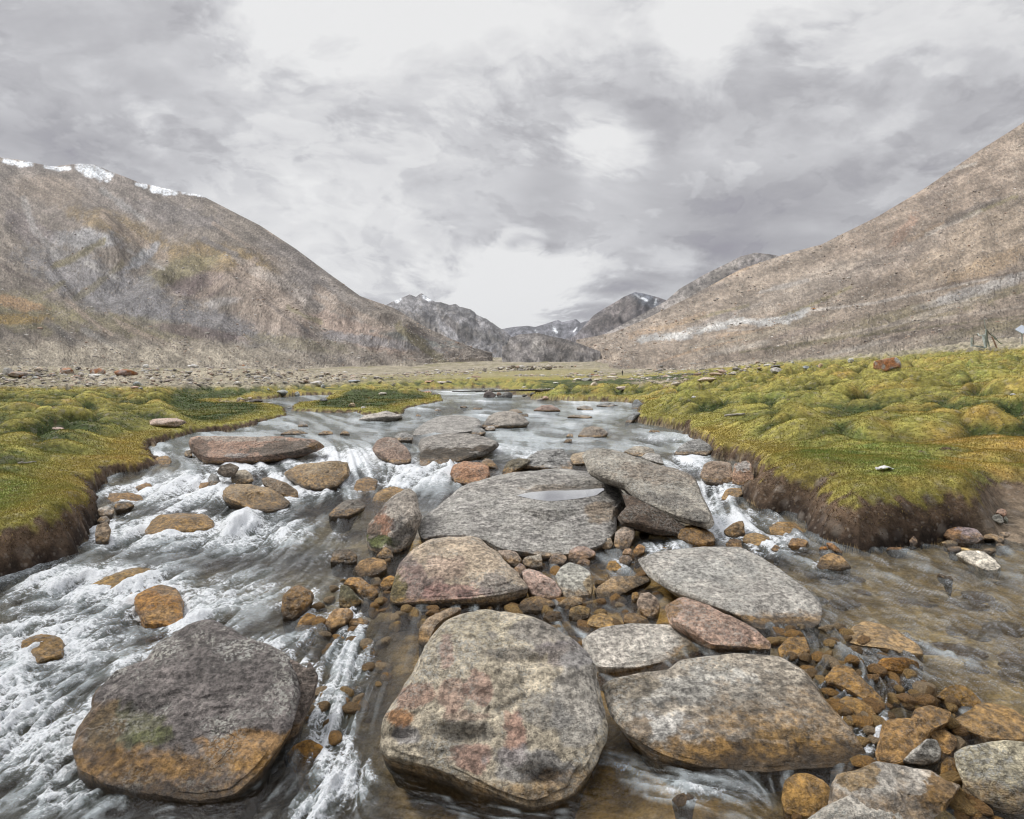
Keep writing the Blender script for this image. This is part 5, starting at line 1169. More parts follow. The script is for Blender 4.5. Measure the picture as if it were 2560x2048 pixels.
def build_hills():
    och = (.24, .18, .10); olive = (.18, .16, .095); scree = (.185, .18, .185); purp = (.16, .125, .12); pink = (.33, .27, .225); gry = (.27, .26, .26); brn = (.182, .158, .135); snow = (.66, .69, .73)
    near = mat_tinted('scree_slope', .035, .30, 1.1, 3.0, contrast=.85, pebble=.6, vs=.22, stretch=(1, 1.25, 1), slope=True, run=-34)
    nearR = mat_tinted('scree_slope_stony', .05, .42, 1.6, 2.0, contrast=.8, pebble=.7, vs=.36, stretch=(1, 1.25, 1), slope=True, run=20)
    mid = mat_tinted('far_rock', .012, .08, .4, 8.0, contrast=1.3, pebble=.35, vs=.06, slope=True, run=-50)
    far = mat_tinted('distant_rock', .004, .03, .15, 25.0, contrast=1.4, slope=True)
    hill('left_mountain', None,
         [(-900, 200, 1500), (-400, 330, 1500), (-100, 385, 1500), (0, 393, 1500), (60, 400, 1500), (130, 418, 1480), (200, 410, 1480), (240, 412, 1480), (285, 432, 1460), (345, 458, 1450), (420, 476, 1430), (500, 490, 1400), (560, 520, 1350), (650, 565, 1300), (740, 625, 1250), (830, 692, 1200), (900, 742, 1180), (985, 772, 1180), (1069, 822, 1250), (1128, 848, 1300), (1180, 868, 1350), (1230, 882, 1400)],
         [(-900, 915, 100), (-300, 915, 110), (0, 912, 115), (400, 918, 140), (700, 912, 200), (900, 905, 330), (1050, 898, 600), (1150, 892, 900), (1230, 890, 1200)],
         near, brn, apron=1.3, amp=.020, gully=.22, seed=4, rows=280,
         relief=[([(215, 400), (290, 450), (325, 520), (280, 575), (180, 600)], 40, -1.3), ([(290, 380), (420, 430), (520, 500), (640, 560), (760, 640), (860, 700)], 55, 1.3), ([(60, 330), (40, 420), (110, 500), (160, 580)], 40, -.9), ([(130, 360), (180, 440), (230, 500)], 40, .8), ([(380, 600), (470, 660), (600, 720)], 35, -.7), ([(520, 540), (480, 600), (540, 660), (640, 720)], 35, .8)],
         blobs=[(200, 420, 260, 90, 10, (.20, .175, .16), .6), (250, 478, 110, 26, 20, och, .7), (100, 400, 90, 30, 10, (.235, .19, .15), .6), (470, 545, 150, 34, 8, och, .85), (380, 570, 90, 26, -20, olive, .8), (180, 505, 80, 24, 0, (.30, .30, .31), .75), (60, 480, 60, 30, 30, (.16, .14, .14), .7), (430, 600, 80, 26, -8, purp, .85), (300, 540, 40, 14, -40, (.27, .28, .29), .8),
                (250, 620, 210, 55, 22, scree, .9), (480, 690, 260, 32, 12, (.17, .165, .17), .85), (150, 560, 100, 40, 15, (.21, .20, .20), .7), (60, 660, 130, 40, 8, olive, .8), (40, 640, 60, 14, 12, (.33, .21, .12), .7), (30, 672, 90, 12, 0, (.25, .17, .06), .7), (300, 690, 150, 24, 8, olive, .6), (420, 700, 110, 14, 8, purp, .7), (560, 640, 120, 60, 35, pink, .75), (700, 640, 110, 50, 38, (.26, .235, .215), .7), (750, 700, 130, 26, 18, (.29, .22, .18), .7), (620, 560, 90, 36, 36, (.19, .17, .16), .7), (470, 635, 40, 10, -8, (.36, .34, .33), .7), (640, 725, 120, 16, 8, olive, .6), (800, 720, 140, 12, 8, (.18, .175, .18), .8), (880, 715, 90, 10, 10, (.14, .155, .15), .7),
                (540, 570, 60, 12, 30, (.35, .31, .28), .7), (600, 600, 60, 10, 38, (.36, .32, .29), .6), (360, 450, 110, 22, 12, (.17, .155, .15), .7),
                ],
         lines=[([(10, 338), (40, 346), (66, 344)], 7, snow, 1), ([(96, 350), (120, 356), (146, 355)], 5, snow, 1), ([(172, 352), (200, 362), (228, 368)], 15, snow, 1), ([(289, 388), (306, 392)], 5, snow, 1), ([(324, 398), (345, 402), (368, 404)], 9, snow, 1), ([(385, 405), (430, 413)], 4, snow, 1),
                ([(215, 400), (270, 440), (300, 460)], 8, (.29, .28, .27), .7), ([(330, 515), (300, 550), (268, 565)], 9, (.29, .29, .30), .8), ([(50, 420), (70, 480), (120, 540)], 9, (.27, .26, .25), .6), ([(420, 620), (480, 590), (540, 545)], 10, pink, .7), ([(620, 690), (560, 640), (540, 600)], 12, pink, .5)])
    hill('right_mountain', None,
         [(1440, 850, 2300), (1532, 832, 2000), (1603, 803, 1800), (1722, 744, 1500), (1852, 673, 1250), (1959, 637, 1100), (2054, 611, 1050), (2197, 540, 950), (2315, 469, 900), (2434, 386, 850), (2560, 306, 800), (2800, 160, 780), (3300, -100, 760), (3800, -200, 760)],
         [(1440, 898, 1500), (1532, 908, 420), (1603, 918, 260), (1722, 922, 190), (1852, 915, 150), (1959, 908, 120), (2100, 898, 105), (2300, 884, 88), (2560, 862, 80), (2800, 845, 76), (3300, 815, 70), (3800, 800, 70)],
         nearR, (.235, .195, .158), apron=1.2, amp=.011, gully=.12, seed=8, rows=300, nscale=1.2,
         blobs=[(1950, 450, 260, 110, -38, (.22, .175, .14), .6), (2050, 520, 160, 60, -30, (.29, .235, .18), .6), (1700, 600, 200, 26, -22, (.27, .235, .20), .6), (1850, 560, 180, 26, -25, (.235, .20, .17), .6), (2000, 640, 220, 14, -12, olive, .55), (1850, 690, 220, 12, -12, olive, .5), (1600, 700, 160, 12, -14, (.24, .21, .16), .5), (2040, 620, 120, 10, -15, (.30, .28, .26), .7), (1960, 660, 160, 7, -16, (.33, .29, .25), .6),
                (1500, 680, 70, 12, -25, (.22, .20, .19), .6), (2080, 560, 100, 22, -22, (.27, .20, .13), .6), (1780, 640, 100, 12, -14, (.20, .17, .14), .6), (2100, 690, 140, 14, -10, olive, .6), (1650, 720, 200, 8, -8, (.30, .26, .21), .5), (1800, 735, 250, 8, -8, (.31, .27, .225), .5), (1980, 400, 60, 14, -45, (.17, .14, .12), .6), (1900, 490, 50, 12, -50, (.29, .19, .14), .5)],
         lines=[([(1350, 716), (1440, 704), (1520, 684), (1560, 676), (1600, 680), (1660, 672), (1700, 654)], 10, (.36, .355, .345), .95), ([(1700, 654), (1740, 650), (1840, 638), (1960, 612), (2060, 590), (2156, 575)], 4, (.34, .31, .28), .8), ([(1600, 616), (1700, 590), (1640, 606)], 5, (.31, .29, .27), .6),
                ([(1960, 608), (2040, 590), (2140, 575)], 4, (.13, .10, .08), .7), ([(1980, 632), (2040, 614), (2120, 590), (2156, 580)], 10, (.33, .315, .30), .7), ([(1450, 700), (1520, 672), (1600, 640)], 5, (.31, .28, .25), .5), ([(1700, 715), (1900, 680), (2100, 655), (2156, 645)], 4, (.32, .28, .24), .5), ([(1560, 742), (1750, 715), (1950, 690), (2156, 665)], 3, (.12, .11, .06), .5)])
    hill('right_mountain_behind', None,
         [(1460, 862, 3300), (1560, 810, 3000), (1663, 754, 2900), (1700, 722, 2850), (1757, 689, 2800), (1800, 668, 2800), (1852, 641, 2800), (1890, 632, 2800), (1935, 638, 2800), (2020, 660, 2800), (2150, 700, 2800)],
         [(1460, 880, 1800), (1600, 870, 1800), (1850, 860, 1800), (2150, 850, 1800)], mid, (.18, .165, .155), amp=.016, gully=.7, seed=12, rows=120, nscale=2.0,
         blobs=[(1560, 590, 90, 30, -35, (.13, .12, .12), .8), (1450, 640, 80, 20, -32, (.22, .20, .18), .6), (1520, 570, 40, 12, -30, (.22, .20, .18), .6)])
    hill('distant_peak', None,
         [(1400, 862, 5200), (1440, 838, 5000), (1484, 789, 4800), (1510, 772, 4800), (1532, 760, 4700), (1560, 742, 4700), (1588, 731, 4700), (1610, 735, 4700), (1645, 744, 4700), (1720, 770, 4700), (1800, 800, 4700)],
         [(1400, 872, 3500), (1800, 868, 3500)], far, (.13, .12, .125), amp=.016, gully=.85, seed=15, rows=110, nscale=2.2,
         blobs=[(1360, 630, 40, 16, 25, (.10, .11, .13), .9), (1290, 665, 60, 26, -30, (.16, .14, .13), .7)],
         lines=[([(1352, 628), (1362, 633)], 3, snow, .9), ([(1383, 628), (1378, 640)], 3, snow, .8), ([(1340, 622), (1346, 627)], 2, snow, .6)])
    hill('distant_range', None,
         [(1150, 850, 8000), (1220, 830, 8000), (1260, 822, 8000), (1285, 818, 8000), (1320, 815, 8000), (1338, 818, 8000), (1370, 808, 8000), (1395, 800, 8000), (1405, 806, 8000), (1425, 802, 8000), (1440, 798, 8000), (1452, 808, 8000), (1465, 803, 8000), (1480, 800, 8000), (1500, 806, 8000), (1540, 812, 8000)],
         [(1150, 868, 6000), (1540, 868, 6000)], far, (.125, .125, .14), amp=.010, gully=.9, seed=18, rows=90, nscale=3.0,
         lines=[([(1165, 690), (1172, 700)], 3, snow, .8), ([(1215, 690), (1208, 698)], 2, snow, .8), ([(1128, 696), (1133, 706)], 2, snow, .6)])
    hill('craggy_ridge', None,
         [(940, 775, 3600), (988, 752, 3500), (1010, 742, 3500), (1024, 737, 3500), (1040, 744, 3500), (1054, 737, 3500), (1075, 748, 3450), (1088, 757, 3400), (1105, 760, 3350), (1122, 764, 3300), (1140, 761, 3300), (1150, 768, 3250), (1165, 770, 3200), (1176, 775, 3150), (1190, 788, 3100), (1200, 792, 3050), (1218, 802, 3000), (1236, 815, 2900), (1255, 826, 2800), (1272, 838, 2700), (1290, 848, 2600), (1330, 858, 2500)],
         [(940, 880, 1700), (1150, 878, 1700), (1330, 872, 1900)], mid, (.15, .147, .152), amp=.013, gully=.85, seed=21, rows=150, nscale=2.2, step=2.0, ridge_noise=1.2,
         blobs=[(900, 690, 60, 12, 35, (.23, .21, .195), .6), (960, 690, 50, 10, 40, (.12, .11, .105), .7), (1010, 705, 60, 8, 20, (.15, .145, .14), .6)],
         lines=[([(835, 634), (842, 630)], 5, snow, .9), ([(893, 625), (904, 632)], 5, snow, 1)])
    hill('dark_knoll', None,
         [(1255, 866, 1350), (1268, 862, 1350), (1275, 845, 1350), (1300, 836, 1350), (1345, 833, 1350), (1380, 841, 1350), (1420, 850, 1350), (1450, 860, 1350), (1480, 872, 1350), (1500, 878, 1350)],
         [(1255, 880, 1000), (1380, 880, 1000), (1500, 884, 1000)], mid, (.14, .13, .125), amp=.006, gully=.9, seed=25, rows=70, nscale=3.5, step=2.0,
         blobs=[(1130, 725, 14, 20, 0, (.30, .28, .26), .7), (1100, 722, 24, 14, 0, (.075, .07, .07), .7), (1190, 730, 50, 8, 10, (.20, .18, .165), .8)])

# ------------------------------------------------------------------ sky
def build_sky(sun_el, sun_rot):
    w = bpy.data.worlds.new('World'); scene.world = w; w.use_nodes = True
    w.node_tree.nodes.clear(); nt = NT(w.node_tree)
    d = nt.node('ShaderNodeTexCoord').outputs['Generated']
    d = nt.vmath('NORMALIZE', d).outputs[0]
    sep = nt.node('ShaderNodeSeparateXYZ', inp={0: d}); X, Y, Z = sep.outputs
    # cloud deck: project the direction onto a high flat layer
    zz = nt.math('MAXIMUM', Z, 0.0)
    den = nt.math('ADD', zz, 0.34)
    u = nt.math('DIVIDE', X, den); v = nt.math('DIVIDE', Y, den)
    P = nt.node('ShaderNodeCombineXYZ', inp={0: u, 1: v, 2: nt.math('MULTIPLY', zz, 1.3)}).outputs[0]
    warp = nt.node('ShaderNodeTexNoise', inp={'Vector': P, 'Scale': 1.1, 'Detail': 4.0}).outputs['Color']
    Pw = nt.vmath('ADD', P, nt.vmath('SCALE', nt.vmath('SUBTRACT', warp, (.5, .5, .5)).outputs[0], scale=.5).outputs[0]).outputs[0]
    big = nt.noise(Pw, 1.5, 7, 0.55, 0); med = nt.noise(Pw, 4.6, 7, 0.58, 0); fine = nt.noise(Pw, 13.0, 6, 0.6, 0)
    wisp = nt.noise(nt.node('ShaderNodeMapping', inp={'Vector': Pw, 'Rotation': (0, 0, .7), 'Scale': (1.0, 2.0, 1.0)}).outputs[0], 1.5, 8, .6)
    val = nt.math('ADD', nt.math('MULTIPLY', nt.math('SUBTRACT', big, .44), .85), nt.math('MULTIPLY', nt.math('SUBTRACT', med, .5), .55))
    val = nt.math('ADD', val, nt.math('MULTIPLY', nt.math('SUBTRACT', fine, .5), .22))
    val = nt.math('ADD', val, nt.math('MULTIPLY', nt.math('SUBTRACT', wisp, .5), .45))
    jit = nt.math('ADD', nt.math('MULTIPLY', nt.math('SUBTRACT', med, .5), .26), nt.math('MULTIPLY', nt.math('SUBTRACT', fine, .5), .16))
    jit = nt.math('ADD', jit, nt.math('MULTIPLY', nt.math('SUBTRACT', big, .5), .08))
    # separate cloud banks with ragged rims and shaded bellies
    for sc_, off_, lo, am in ((1.6, (3.1, 1.7, .3), .50, -.13), (3.0, (7.7, 4.1, 2.2), .53, .13), (5.2, (1.3, 9.4, 5.0), .53, -.09)):
        q_ = nt.vmath('ADD', Pw, off_).outputs[0]
        nb_ = nt.math('ADD', nt.noise(q_, sc_, 8, .58), nt.math('MULTIPLY', nt.math('SUBTRACT', fine, .5), .07))
        e_ = nt.mr(nb_, lo, lo + .055); g_ = nt.mr(nb_, lo, lo + .22, 1.0, .25)
        val = nt.math('ADD', val, nt.math('MULTIPLY', nt.math('MULTIPLY', e_, g_), am))
    val = nt.math('ADD', val, .03)
    def blob(vx, vy, rx, ry, amp, soft=.6, rot=0):
        """an opening (+) or a thick part (-) of the cloud deck; centre by its bearing and height"""
        px, py = vp('V', vx, vy); rx /= .842 * F; ry /= .842 * F
        dx, dz = rays(px, py); D = Vector((float(dx), 1, float(dz))).normalized()
        Rt = Vector((D.y, -D.x, 0)).normalized(); Up = Rt.cross(D)
        c, s = math.cos(rot), math.sin(rot); A = Rt * c + Up * s; Bv = Up * c - Rt * s
        a = nt.math('DIVIDE', nt.vmath('DOT_PRODUCT', d, tuple(A)).outputs['Value'], rx); b = nt.math('DIVIDE', nt.vmath('DOT_PRODUCT', d, tuple(Bv)).outputs['Value'], ry)
        r = nt.math('SQRT', nt.math('ADD', nt.math('MULTIPLY', a, a), nt.math('MULTIPLY', b, b)))
        r = nt.math('ADD', r, nt.math('MULTIPLY', jit, -1.0 / max(.5 * (rx + ry), .05) * .55))
        m = nt.mr(r, 1 - soft, 1 + soft, amp, 0.0)
        return m
    blobs = [(860, 20, 240, 70, .30, .8), (1470, 90, 50, 100, .28, .8), (1520, 40, 120, 50, .22, .8), (700, 10, 160, 40, .12, .9), (1285, 315, 60, 38, .26, .8), (1235, 300, 55, 26, .16, .8), (1330, 290, 40, 30, .14, .8), (1250, 360, 36, 24, .16, .8), (1190, 330, 36, 40, .10, .8), (1100, 520, 60, 38, .26, .4), (1080, 590, 170, 60, .50, .5), (1060, 650, 110, 50, .50, .5), (1440, 540, 70, 26, .26, .5), (310, 260, 14, 50, .12, .9, .5),
             (890, 590, 95, 30, -.05, .5), (1300, 590, 110, 30, -.14, .5), (1190, 655, 110, 16, -.34, .45), (1120, 525, 65, 22, -.32, .4), (1290, 605, 70, 14, -.22, .5), (1600, 480, 280, 90, -.22, .6), (1800, 260, 350, 200, -.17, .7), (250, 330, 300, 60, -.10, .7), (1950, 120, 260, 90, .06, .8), (1520, 530, 160, 22, -.10, .5), (200, 330, 260, 60, -.10, .6), (150, 180, 260, 120, -.08, .7), (1160, 420, 70, 60, -.14, .6), (640, 400, 60, 20, .12, .6), (700, 200, 300, 130, .03, .8), (430, 120, 260, 120, -.06, .8), (1380, 270, 60, 100, -.05, .6), (760, 540, 70, 22, -.07, .5), (100, 160, 100, 40, .08, .6, -.3)]
    for b in blobs: val = nt.math('ADD', val, blob(*b))
    cr = nt.node('ShaderNodeValToRGB'); nt.l.new(nt.math('ADD', nt.math('MULTIPLY', val, 1.3), .545), cr.inputs[0])
    el = cr.color_ramp.elements
    el[0].position = .0; el[0].color = (.33, .32, .36, 1)
    el[1].position = 1.0; el[1].color = (.87, .87, .87, 1)
    for pos, c in ((.22, (.42, .415, .44)), (.42, (.53, .528, .55)), (.58, (.64, .64, .66)), (.74, (.76, .76, .77))):
        e = el.new(pos); e.color = c + (1,)
    # an overcast sky is brighter towards the zenith
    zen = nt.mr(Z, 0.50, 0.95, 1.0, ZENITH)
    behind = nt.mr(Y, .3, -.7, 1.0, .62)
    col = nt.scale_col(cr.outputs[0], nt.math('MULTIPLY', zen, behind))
    col = nt.mix(nt.mr(Z, -.02, -.15), col, (.12, .11, .10))
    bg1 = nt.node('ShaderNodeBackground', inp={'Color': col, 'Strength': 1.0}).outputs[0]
    sky = nt.node('ShaderNodeTexSky', sky_type='NISHITA'); sky.sun_disc = False; sky.sun_elevation = sun_el; sky.sun_rotation = sun_rot; sky.altitude = 4000
    bg2 = nt.node('ShaderNodeBackground', inp={'Color': sky.outputs[0], 'Strength': 0.05}).outputs[0]
    # thin share of blue sky light filters through the deck
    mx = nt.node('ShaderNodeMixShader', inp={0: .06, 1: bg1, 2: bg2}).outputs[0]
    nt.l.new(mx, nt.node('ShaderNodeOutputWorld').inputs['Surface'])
    w.cycles.sampling_method = 'MANUAL'; w.cycles.sample_map_resolution = 512
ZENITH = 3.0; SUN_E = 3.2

# ------------------------------------------------------------------ small built things
def tube(P, Q, r0, r1=None, n=8, seed=0, wob=0.0):
    P = Vector(P); Q = Vector(Q); r1 = r0 if r1 is None else r1
    ax = (Q - P).normalized(); a = ax.orthogonal().normalized(); b = ax.cross(a)
    rr = random.Random(seed); V = []; Fc = []; m = 6
    for i in range(m + 1):
        t = i / m; c = P.lerp(Q, t) + (a * rr.uniform(-wob, wob) + b * rr.uniform(-wob, wob) if 0 < i < m else Vector())
        r = (r0 + (r1 - r0) * t) * rr.uniform(.93, 1.07)
        for k in range(n): V.append(c + (a * math.cos(2 * math.pi * k / n) + b * math.sin(2 * math.pi * k / n)) * r)
    for i in range(m):
        for k in range(n): Fc.append((i * n + k, i * n + (k + 1) % n, (i + 1) * n + (k + 1) % n, (i + 1) * n + k))
    Fc.append(tuple(range(n))[::-1]); Fc.append(tuple(m * n + k for k in range(n)))
    return V, Fc
def boxg(c, s, rot=(0, 0, 0), bev=.08):
    """a bevelled box: centre, full size, euler"""
    bm = bmesh.new(); bmesh.ops.create_cube(bm, size=1)
    for v in bm.verts: v.co = Vector((v.co.x * s[0], v.co.y * s[1], v.co.z * s[2]))
    bmesh.ops.bevel(bm, geom=bm.edges[:], offset=bev * min(s), segments=1, affect='EDGES')
    from mathutils import Euler
    M_ = Matrix.Translation(c) @ Euler(rot).to_matrix().to_4x4()
    bmesh.ops.transform(bm, matrix=M_, verts=bm.verts[:])
    V = [v.co.copy() for v in bm.verts]; Fc = [tuple(v.index for v in f.verts) for f in bm.faces]; bm.free()
    return V, Fc
def obj(name, geos, mat, parent=None, smooth=False):
    V = []; Fc = []
    for v, f in geos:
        o = len(V); V += list(v); Fc += [tuple(i + o for i in q) for q in f]
    me = bpy.data.meshes.new(name)
    inv = Matrix.Translation(-parent.location) if parent else Matrix()
    me.from_pydata([inv @ Vector(p) for p in V], [], Fc); me.materials.append(mat)
    if smooth: me.polygons.foreach_set('use_smooth', [True] * len(me.polygons))
    o = bpy.data.objects.new(name, me); COL.objects.link(o)
    if parent: o.parent = parent
    return o
def thing(name, label, cat, loc, group=None):
    o = bpy.data.objects.new(name, None); COL.objects.link(o); o.location = loc; o.empty_display_size = .2
    return tag(o, label, cat, group)
def at(px, py, d):
    dx, dz = rays(px, py); return Vector((float(dx) * d, d, CAMZ + float(dz) * d))

def build_things():
    wood = simple_mat('weathered_wood', (.27, .25, .22), .9, .35, 12); woodl = simple_mat('pale_plank', (.40, .37, .33), .9, .3, 10); woodd = simple_mat('dark_log', (.06, .05, .042), .9, .4, 12)
    ply = simple_mat('silver_timber', (.34, .38, .36), .85, .3, 8); tim = simple_mat('new_timber', (.42, .27, .20), .85, .2, 8)
    # --- log footbridge on a stone pier
    D = 37.0
    b = thing('footbridge', 'low footbridge of logs and light planks carried on a stone pier across the stream', 'footbridge', at(1345, 985, D))
    L0, L1, L2 = at(1206, 977.5, D), at(1345, 974.5, D + .6), at(1484, 968.5, D + 1.6)
    obj('beam', [tube(L0 + Vector((-.4, 0, -.03)), L1, .05, .06, wob=.02, seed=1)], woodd, b); obj('beam', [tube(L1 + Vector((0, 0, -.06)), L2 + Vector((0, 0, -.08)), .06, .05, wob=.02, seed=2)], woodd, b)
    obj('beam', [tube(at(1130, 978.5, D - .2), L0 + Vector((.3, 0, -.02)), .03, .04, wob=.02, seed=3)], woodd, b)
    pl = []
    for i in range(46):
        t = (i + .5) / 46; c = (L0.lerp(L1, t * 2) if t < .5 else L1.lerp(L2, t * 2 - 1)) + Vector((0, 0, .015 + random.Random(i).uniform(-.012, .012)))
        pl.append(boxg(c, (.095, .62, .028), (random.Random(i).uniform(-.03, .03), 0, random.Random(i + 9).uniform(-.06, .06))))
    obj('deck', pl, woodl, b)
    for i, (x, y, w, h, c, lb) in enumerate([(190, 418, 145, 82, (.17, .14, .13), 'big triangular brown-grey rock of the footbridge pier'), (288, 385, 60, 36, (.30, .20, .15), 'reddish rock right of the triangular pier rock'), (305, 412, 70, 38, (.24, .24, .23), 'grey rock low in the middle of the footbridge pier'), (258, 422, 60, 20, (.22, .19, .16), 'flat stone at the waterline of the footbridge pier'), (385, 415, 120, 70, (.15, .145, .14), 'dark blocky rock at the right of the footbridge pier'), (395, 417, 76, 34, (.36, .35, .33), 'pale stone at the right foot of the footbridge pier'),
                    (208, 336, 70, 30, (.13, .12, .10), 'dark stone weighing down the left end of the footbridge'), (655, 392, 70, 44, (.10, .095, .09), 'dark round rock below the middle of the footbridge'), (740, 360, 120, 46, (.12, .105, .095), 'dark jumbled rock supporting the middle of the footbridge'), (565, 398, 60, 26, (.10, .095, .09), 'small dark rock left of the jumbled bridge rocks'), (810, 350, 50, 20, (.20, .17, .13), 'brown stone right of the jumbled bridge rocks')]):
        sx, sy = vp('J', x, y); d = 36.5 if y > 380 else 37.6
        P = at(sx, sy, d); ww = w / 4.312 * d / F; hh = h / 4.312 * d / F
        me = stone_mesh('boulder', 300 + i, ww / 2, ww * .42, hh * .6, c, .2, sub=3, nf=12); o = bpy.data.objects.new('boulder', me); COL.objects.link(o); o.location = P + Vector((0, .1, hh * .42)); tag(o, lb, 'boulder')
    # --- plank bridge over the side channel
    D = 30.5
    A, B_ = at(552, 1005.5, D), at(797, 1009.5, D)
    A, B_ = at(552, 1005.5, D + .6), at(797, 1009.5, D)
    b = thing('plank_bridge', 'long narrow plank bridge with dark and pale boards over the left side channel', 'footbridge', A.lerp(B_, .5))
    obj('beam', [tube(A + Vector((0, .2, -.05)), B_ + Vector((0, .2, -.05)), .035, wob=.015, seed=4)], woodd, b); obj('beam', [tube(A + Vector((0, -.18, -.05)), B_ + Vector((0, -.18, -.05)), .035, wob=.015, seed=5)], woodd, b)
    d1, d2 = [], []
    for i in range(40):
        t = (i + .5) / 40; g = boxg(A.lerp(B_, t) + Vector((0, 0, .005 + random.Random(i).uniform(-.01, .01))), (.09, .5, .025), (0, 0, random.Random(i).uniform(-.1, .1)))
        (d2 if (i % 3 == 0 or i < 10 and i % 2) else d1).append(g)
    dk = obj('deck', d1, woodl, b); od = obj('deck', d2, woodd, b); od['label'] = 'blackened boards'
    # --- wooden frame on the right meadow
    D = float(unproj_fn(2463, 872, terrain, dmin=20, dmax=130)[0][1])
    def p(x, y, dd=0): sx, sy = vp('L', x, y); return at(sx, sy, D + dd)
    f = thing('timber_frame', 'rickety grey timber frame with one tall leaning pole on the right meadow', 'timber frame', p(1120, 1185))
    for nm, a, c, r, m in [('mast', (1082, 412, 0), (1132, 700, 0), .035, ply), ('pole', (1130, 690, 0), (1125, 1190, .1), .085, ply), ('pole', (1040, 845, .3), (1105, 1170, 0), .08, ply), ('pole', (1095, 855, -.1), (1130, 1180, -.1), .09, ply), ('pole', (1150, 800, .2), (1215, 1150, .3), .07, ply), ('pole', (1160, 720, 0), (1150, 1160, .2), .06, wood),
                           ('brace', (1132, 690, 0), (1262, 835, .2), .06, wood), ('brace', (1262, 830, .2), (1410, 935, .5), .075, ply), ('brace', (1330, 915, .3), (1560, 1082, .8), .06, ply), ('leg', (1290, 885, .2), (1425, 1185, .2), .085, tim),
                           ('post', (745, 905, 0), (742, 1165, 0), .10, ply), ('post', (790, 838, 1.0), (792, 1110, 1.0), .07, wood), ('rail', (745, 1118, 0), (1110, 1185, 0), .07, ply), ('rail', (860, 1130, .6), (1110, 1160, .4), .05, woodd), ('rail', (780, 832, 1.), (915, 803, 1.), .05, wood), ('rail', (905, 800, 1.), (975, 868, .5), .05, ply), ('rail', (940, 860, .5), (1120, 830, .1), .05, ply)]:
        obj(nm, [tube(p(*a), p(*c), r * D / 75, seed=hash(nm) % 7 if False else len(nm), wob=.012)], m, f)
    # --- solar panel post at the right edge
    s = thing('solar_panel_post', 'slim pale post with small tilted panel at the right edge of the meadow', 'panel post', p(2095, 1140))
    metal = simple_mat('galvanised_metal', (.50, .50, .50), .5, .1, 10, .6); pan = simple_mat('panel_glass', (.45, .50, .58), .25, .08, 4)
    obj('post', [tube(p(2094, 1145), p(2097, 735), .05)], metal, s, True)
    obj('panel', [boxg(p(2105, 690), (.62, .05, .50), (math.radians(-48), math.radians(-28), .3), .05)], pan, s)
    obj('battery_box', [boxg(p(2118, 775), (.12, .10, .2), (0, 0, 0))], simple_mat('box_grey', (.12, .12, .13), .6), s)
    # --- excavator on the road across the scree
    yel = simple_mat('orange_paint', (.62, .24, .03), .5, .15, 2); blk = simple_mat('black_rubber', (.03, .03, .03), .8, .2, 3); gl = simple_mat('cab_glass', (.10, .12, .14), .15, .05, 2)
    px_, py_ = 2031, 775
    P = Vector([float(q) for q in on_hill('right_mountain', px_, py_)]); d = P.y; S = 13.0 / F * d / 8.0   # 8 m machine drawn 13 px wide
    P.y -= 1.0 * S
    e = thing('excavator', 'small orange excavator working on the grey scree road of the right mountain', 'excavator', P)
    def q(x, y, z): return P + Vector((x, y, z)) * S
    for yy in (-1.1, 1.1): obj('track', [boxg(q(1.4, yy, .45), (3.8 * S, .6 * S, .9 * S), bev=.3)], blk, e)
    obj('body', [boxg(q(1.8, 0, 1.6), (3.0 * S, 2.4 * S, 1.2 * S), bev=.12)], yel, e)
    cb = obj('cab', [boxg(q(.3, -.7, 1.95), (1.1 * S, 1.0 * S, 1.7 * S), bev=.1)], yel, e)
    obj('window', [boxg(q(.25, -.72, 2.2), (1.16 * S, 1.06 * S, .8 * S), bev=.05)], gl, cb)
    obj('boom', [tube(q(.3, .3, 1.6), q(-1.8, .3, 3.3), .28 * S, .22 * S, 6)], yel, e); obj('arm', [tube(q(-1.7, .3, 3.4), q(-3.3, .3, 1.5), .2 * S, .16 * S, 6)], yel, e); obj('bucket', [boxg(q(-3.3, .3, 1.0), (.9 * S, .9 * S, .8 * S), (0, .5, 0), .2)], blk, e)
    # --- rain puddle on the big grey boulder
    zp = POOLZ[0]; V = []
    rs = resample(SLAB_POOL, 60); cc = rs.mean(0)
    dx, dz = rays(cc[0] + (rs[:, 0] - cc[0]) * 1.03, cc[1] + (rs[:, 1] - cc[1]) * 1.06); dd = (zp + .002 - CAMZ) / dz
    V = [(float(dx[i] * dd[i]), float(dd[i]), zp + .002) for i in range(len(rs))]
    V = V[::-1] if np.cross(np.array(V[20]) - V[0], np.array(V[40]) - V[0])[2] < 0 else V
    m, nt = new_mat('still_water')
    fr = nt.node('ShaderNodeFresnel', inp={'IOR': 2.4}).outputs[0]
    out_surf(nt, nt.node('ShaderNodeMixShader', inp={0: nt.math('MAXIMUM', fr, .8), 1: nt.node('ShaderNodeBsdfTransparent', inp={'Color': (.9, .88, .82, 1)}).outputs[0], 2: nt.node('ShaderNodeBsdfGlossy', inp={'Roughness': .03, 'Color': (1, 1, 1, 1)}).outputs[0]}).outputs[0])
    n = len(V); Vb = [(x, y, z - .004) for x, y, z in V]
    tag(obj('puddle', [(V, [tuple(range(n))])], m), 'still rain puddle mirroring the sky on the large smooth grey boulder', 'puddle')
    # --- pale scrap of cloth on the right mound
    P = unproj_fn(2213, 1178, terrain)[0]; nn = 22
    uu, vv2 = np.meshgrid(np.linspace(-1, 1, nn), np.linspace(-1, 1, nn), indexing='ij')
    wx = 36 / F * P[1] / 2
    zz = .022 + .018 * np.sin(uu * 3.3 + 1) * np.cos(vv2 * 1.3) + .012 * fbm(uu * 2, vv2 * 2, 0, 3, 5) * 2
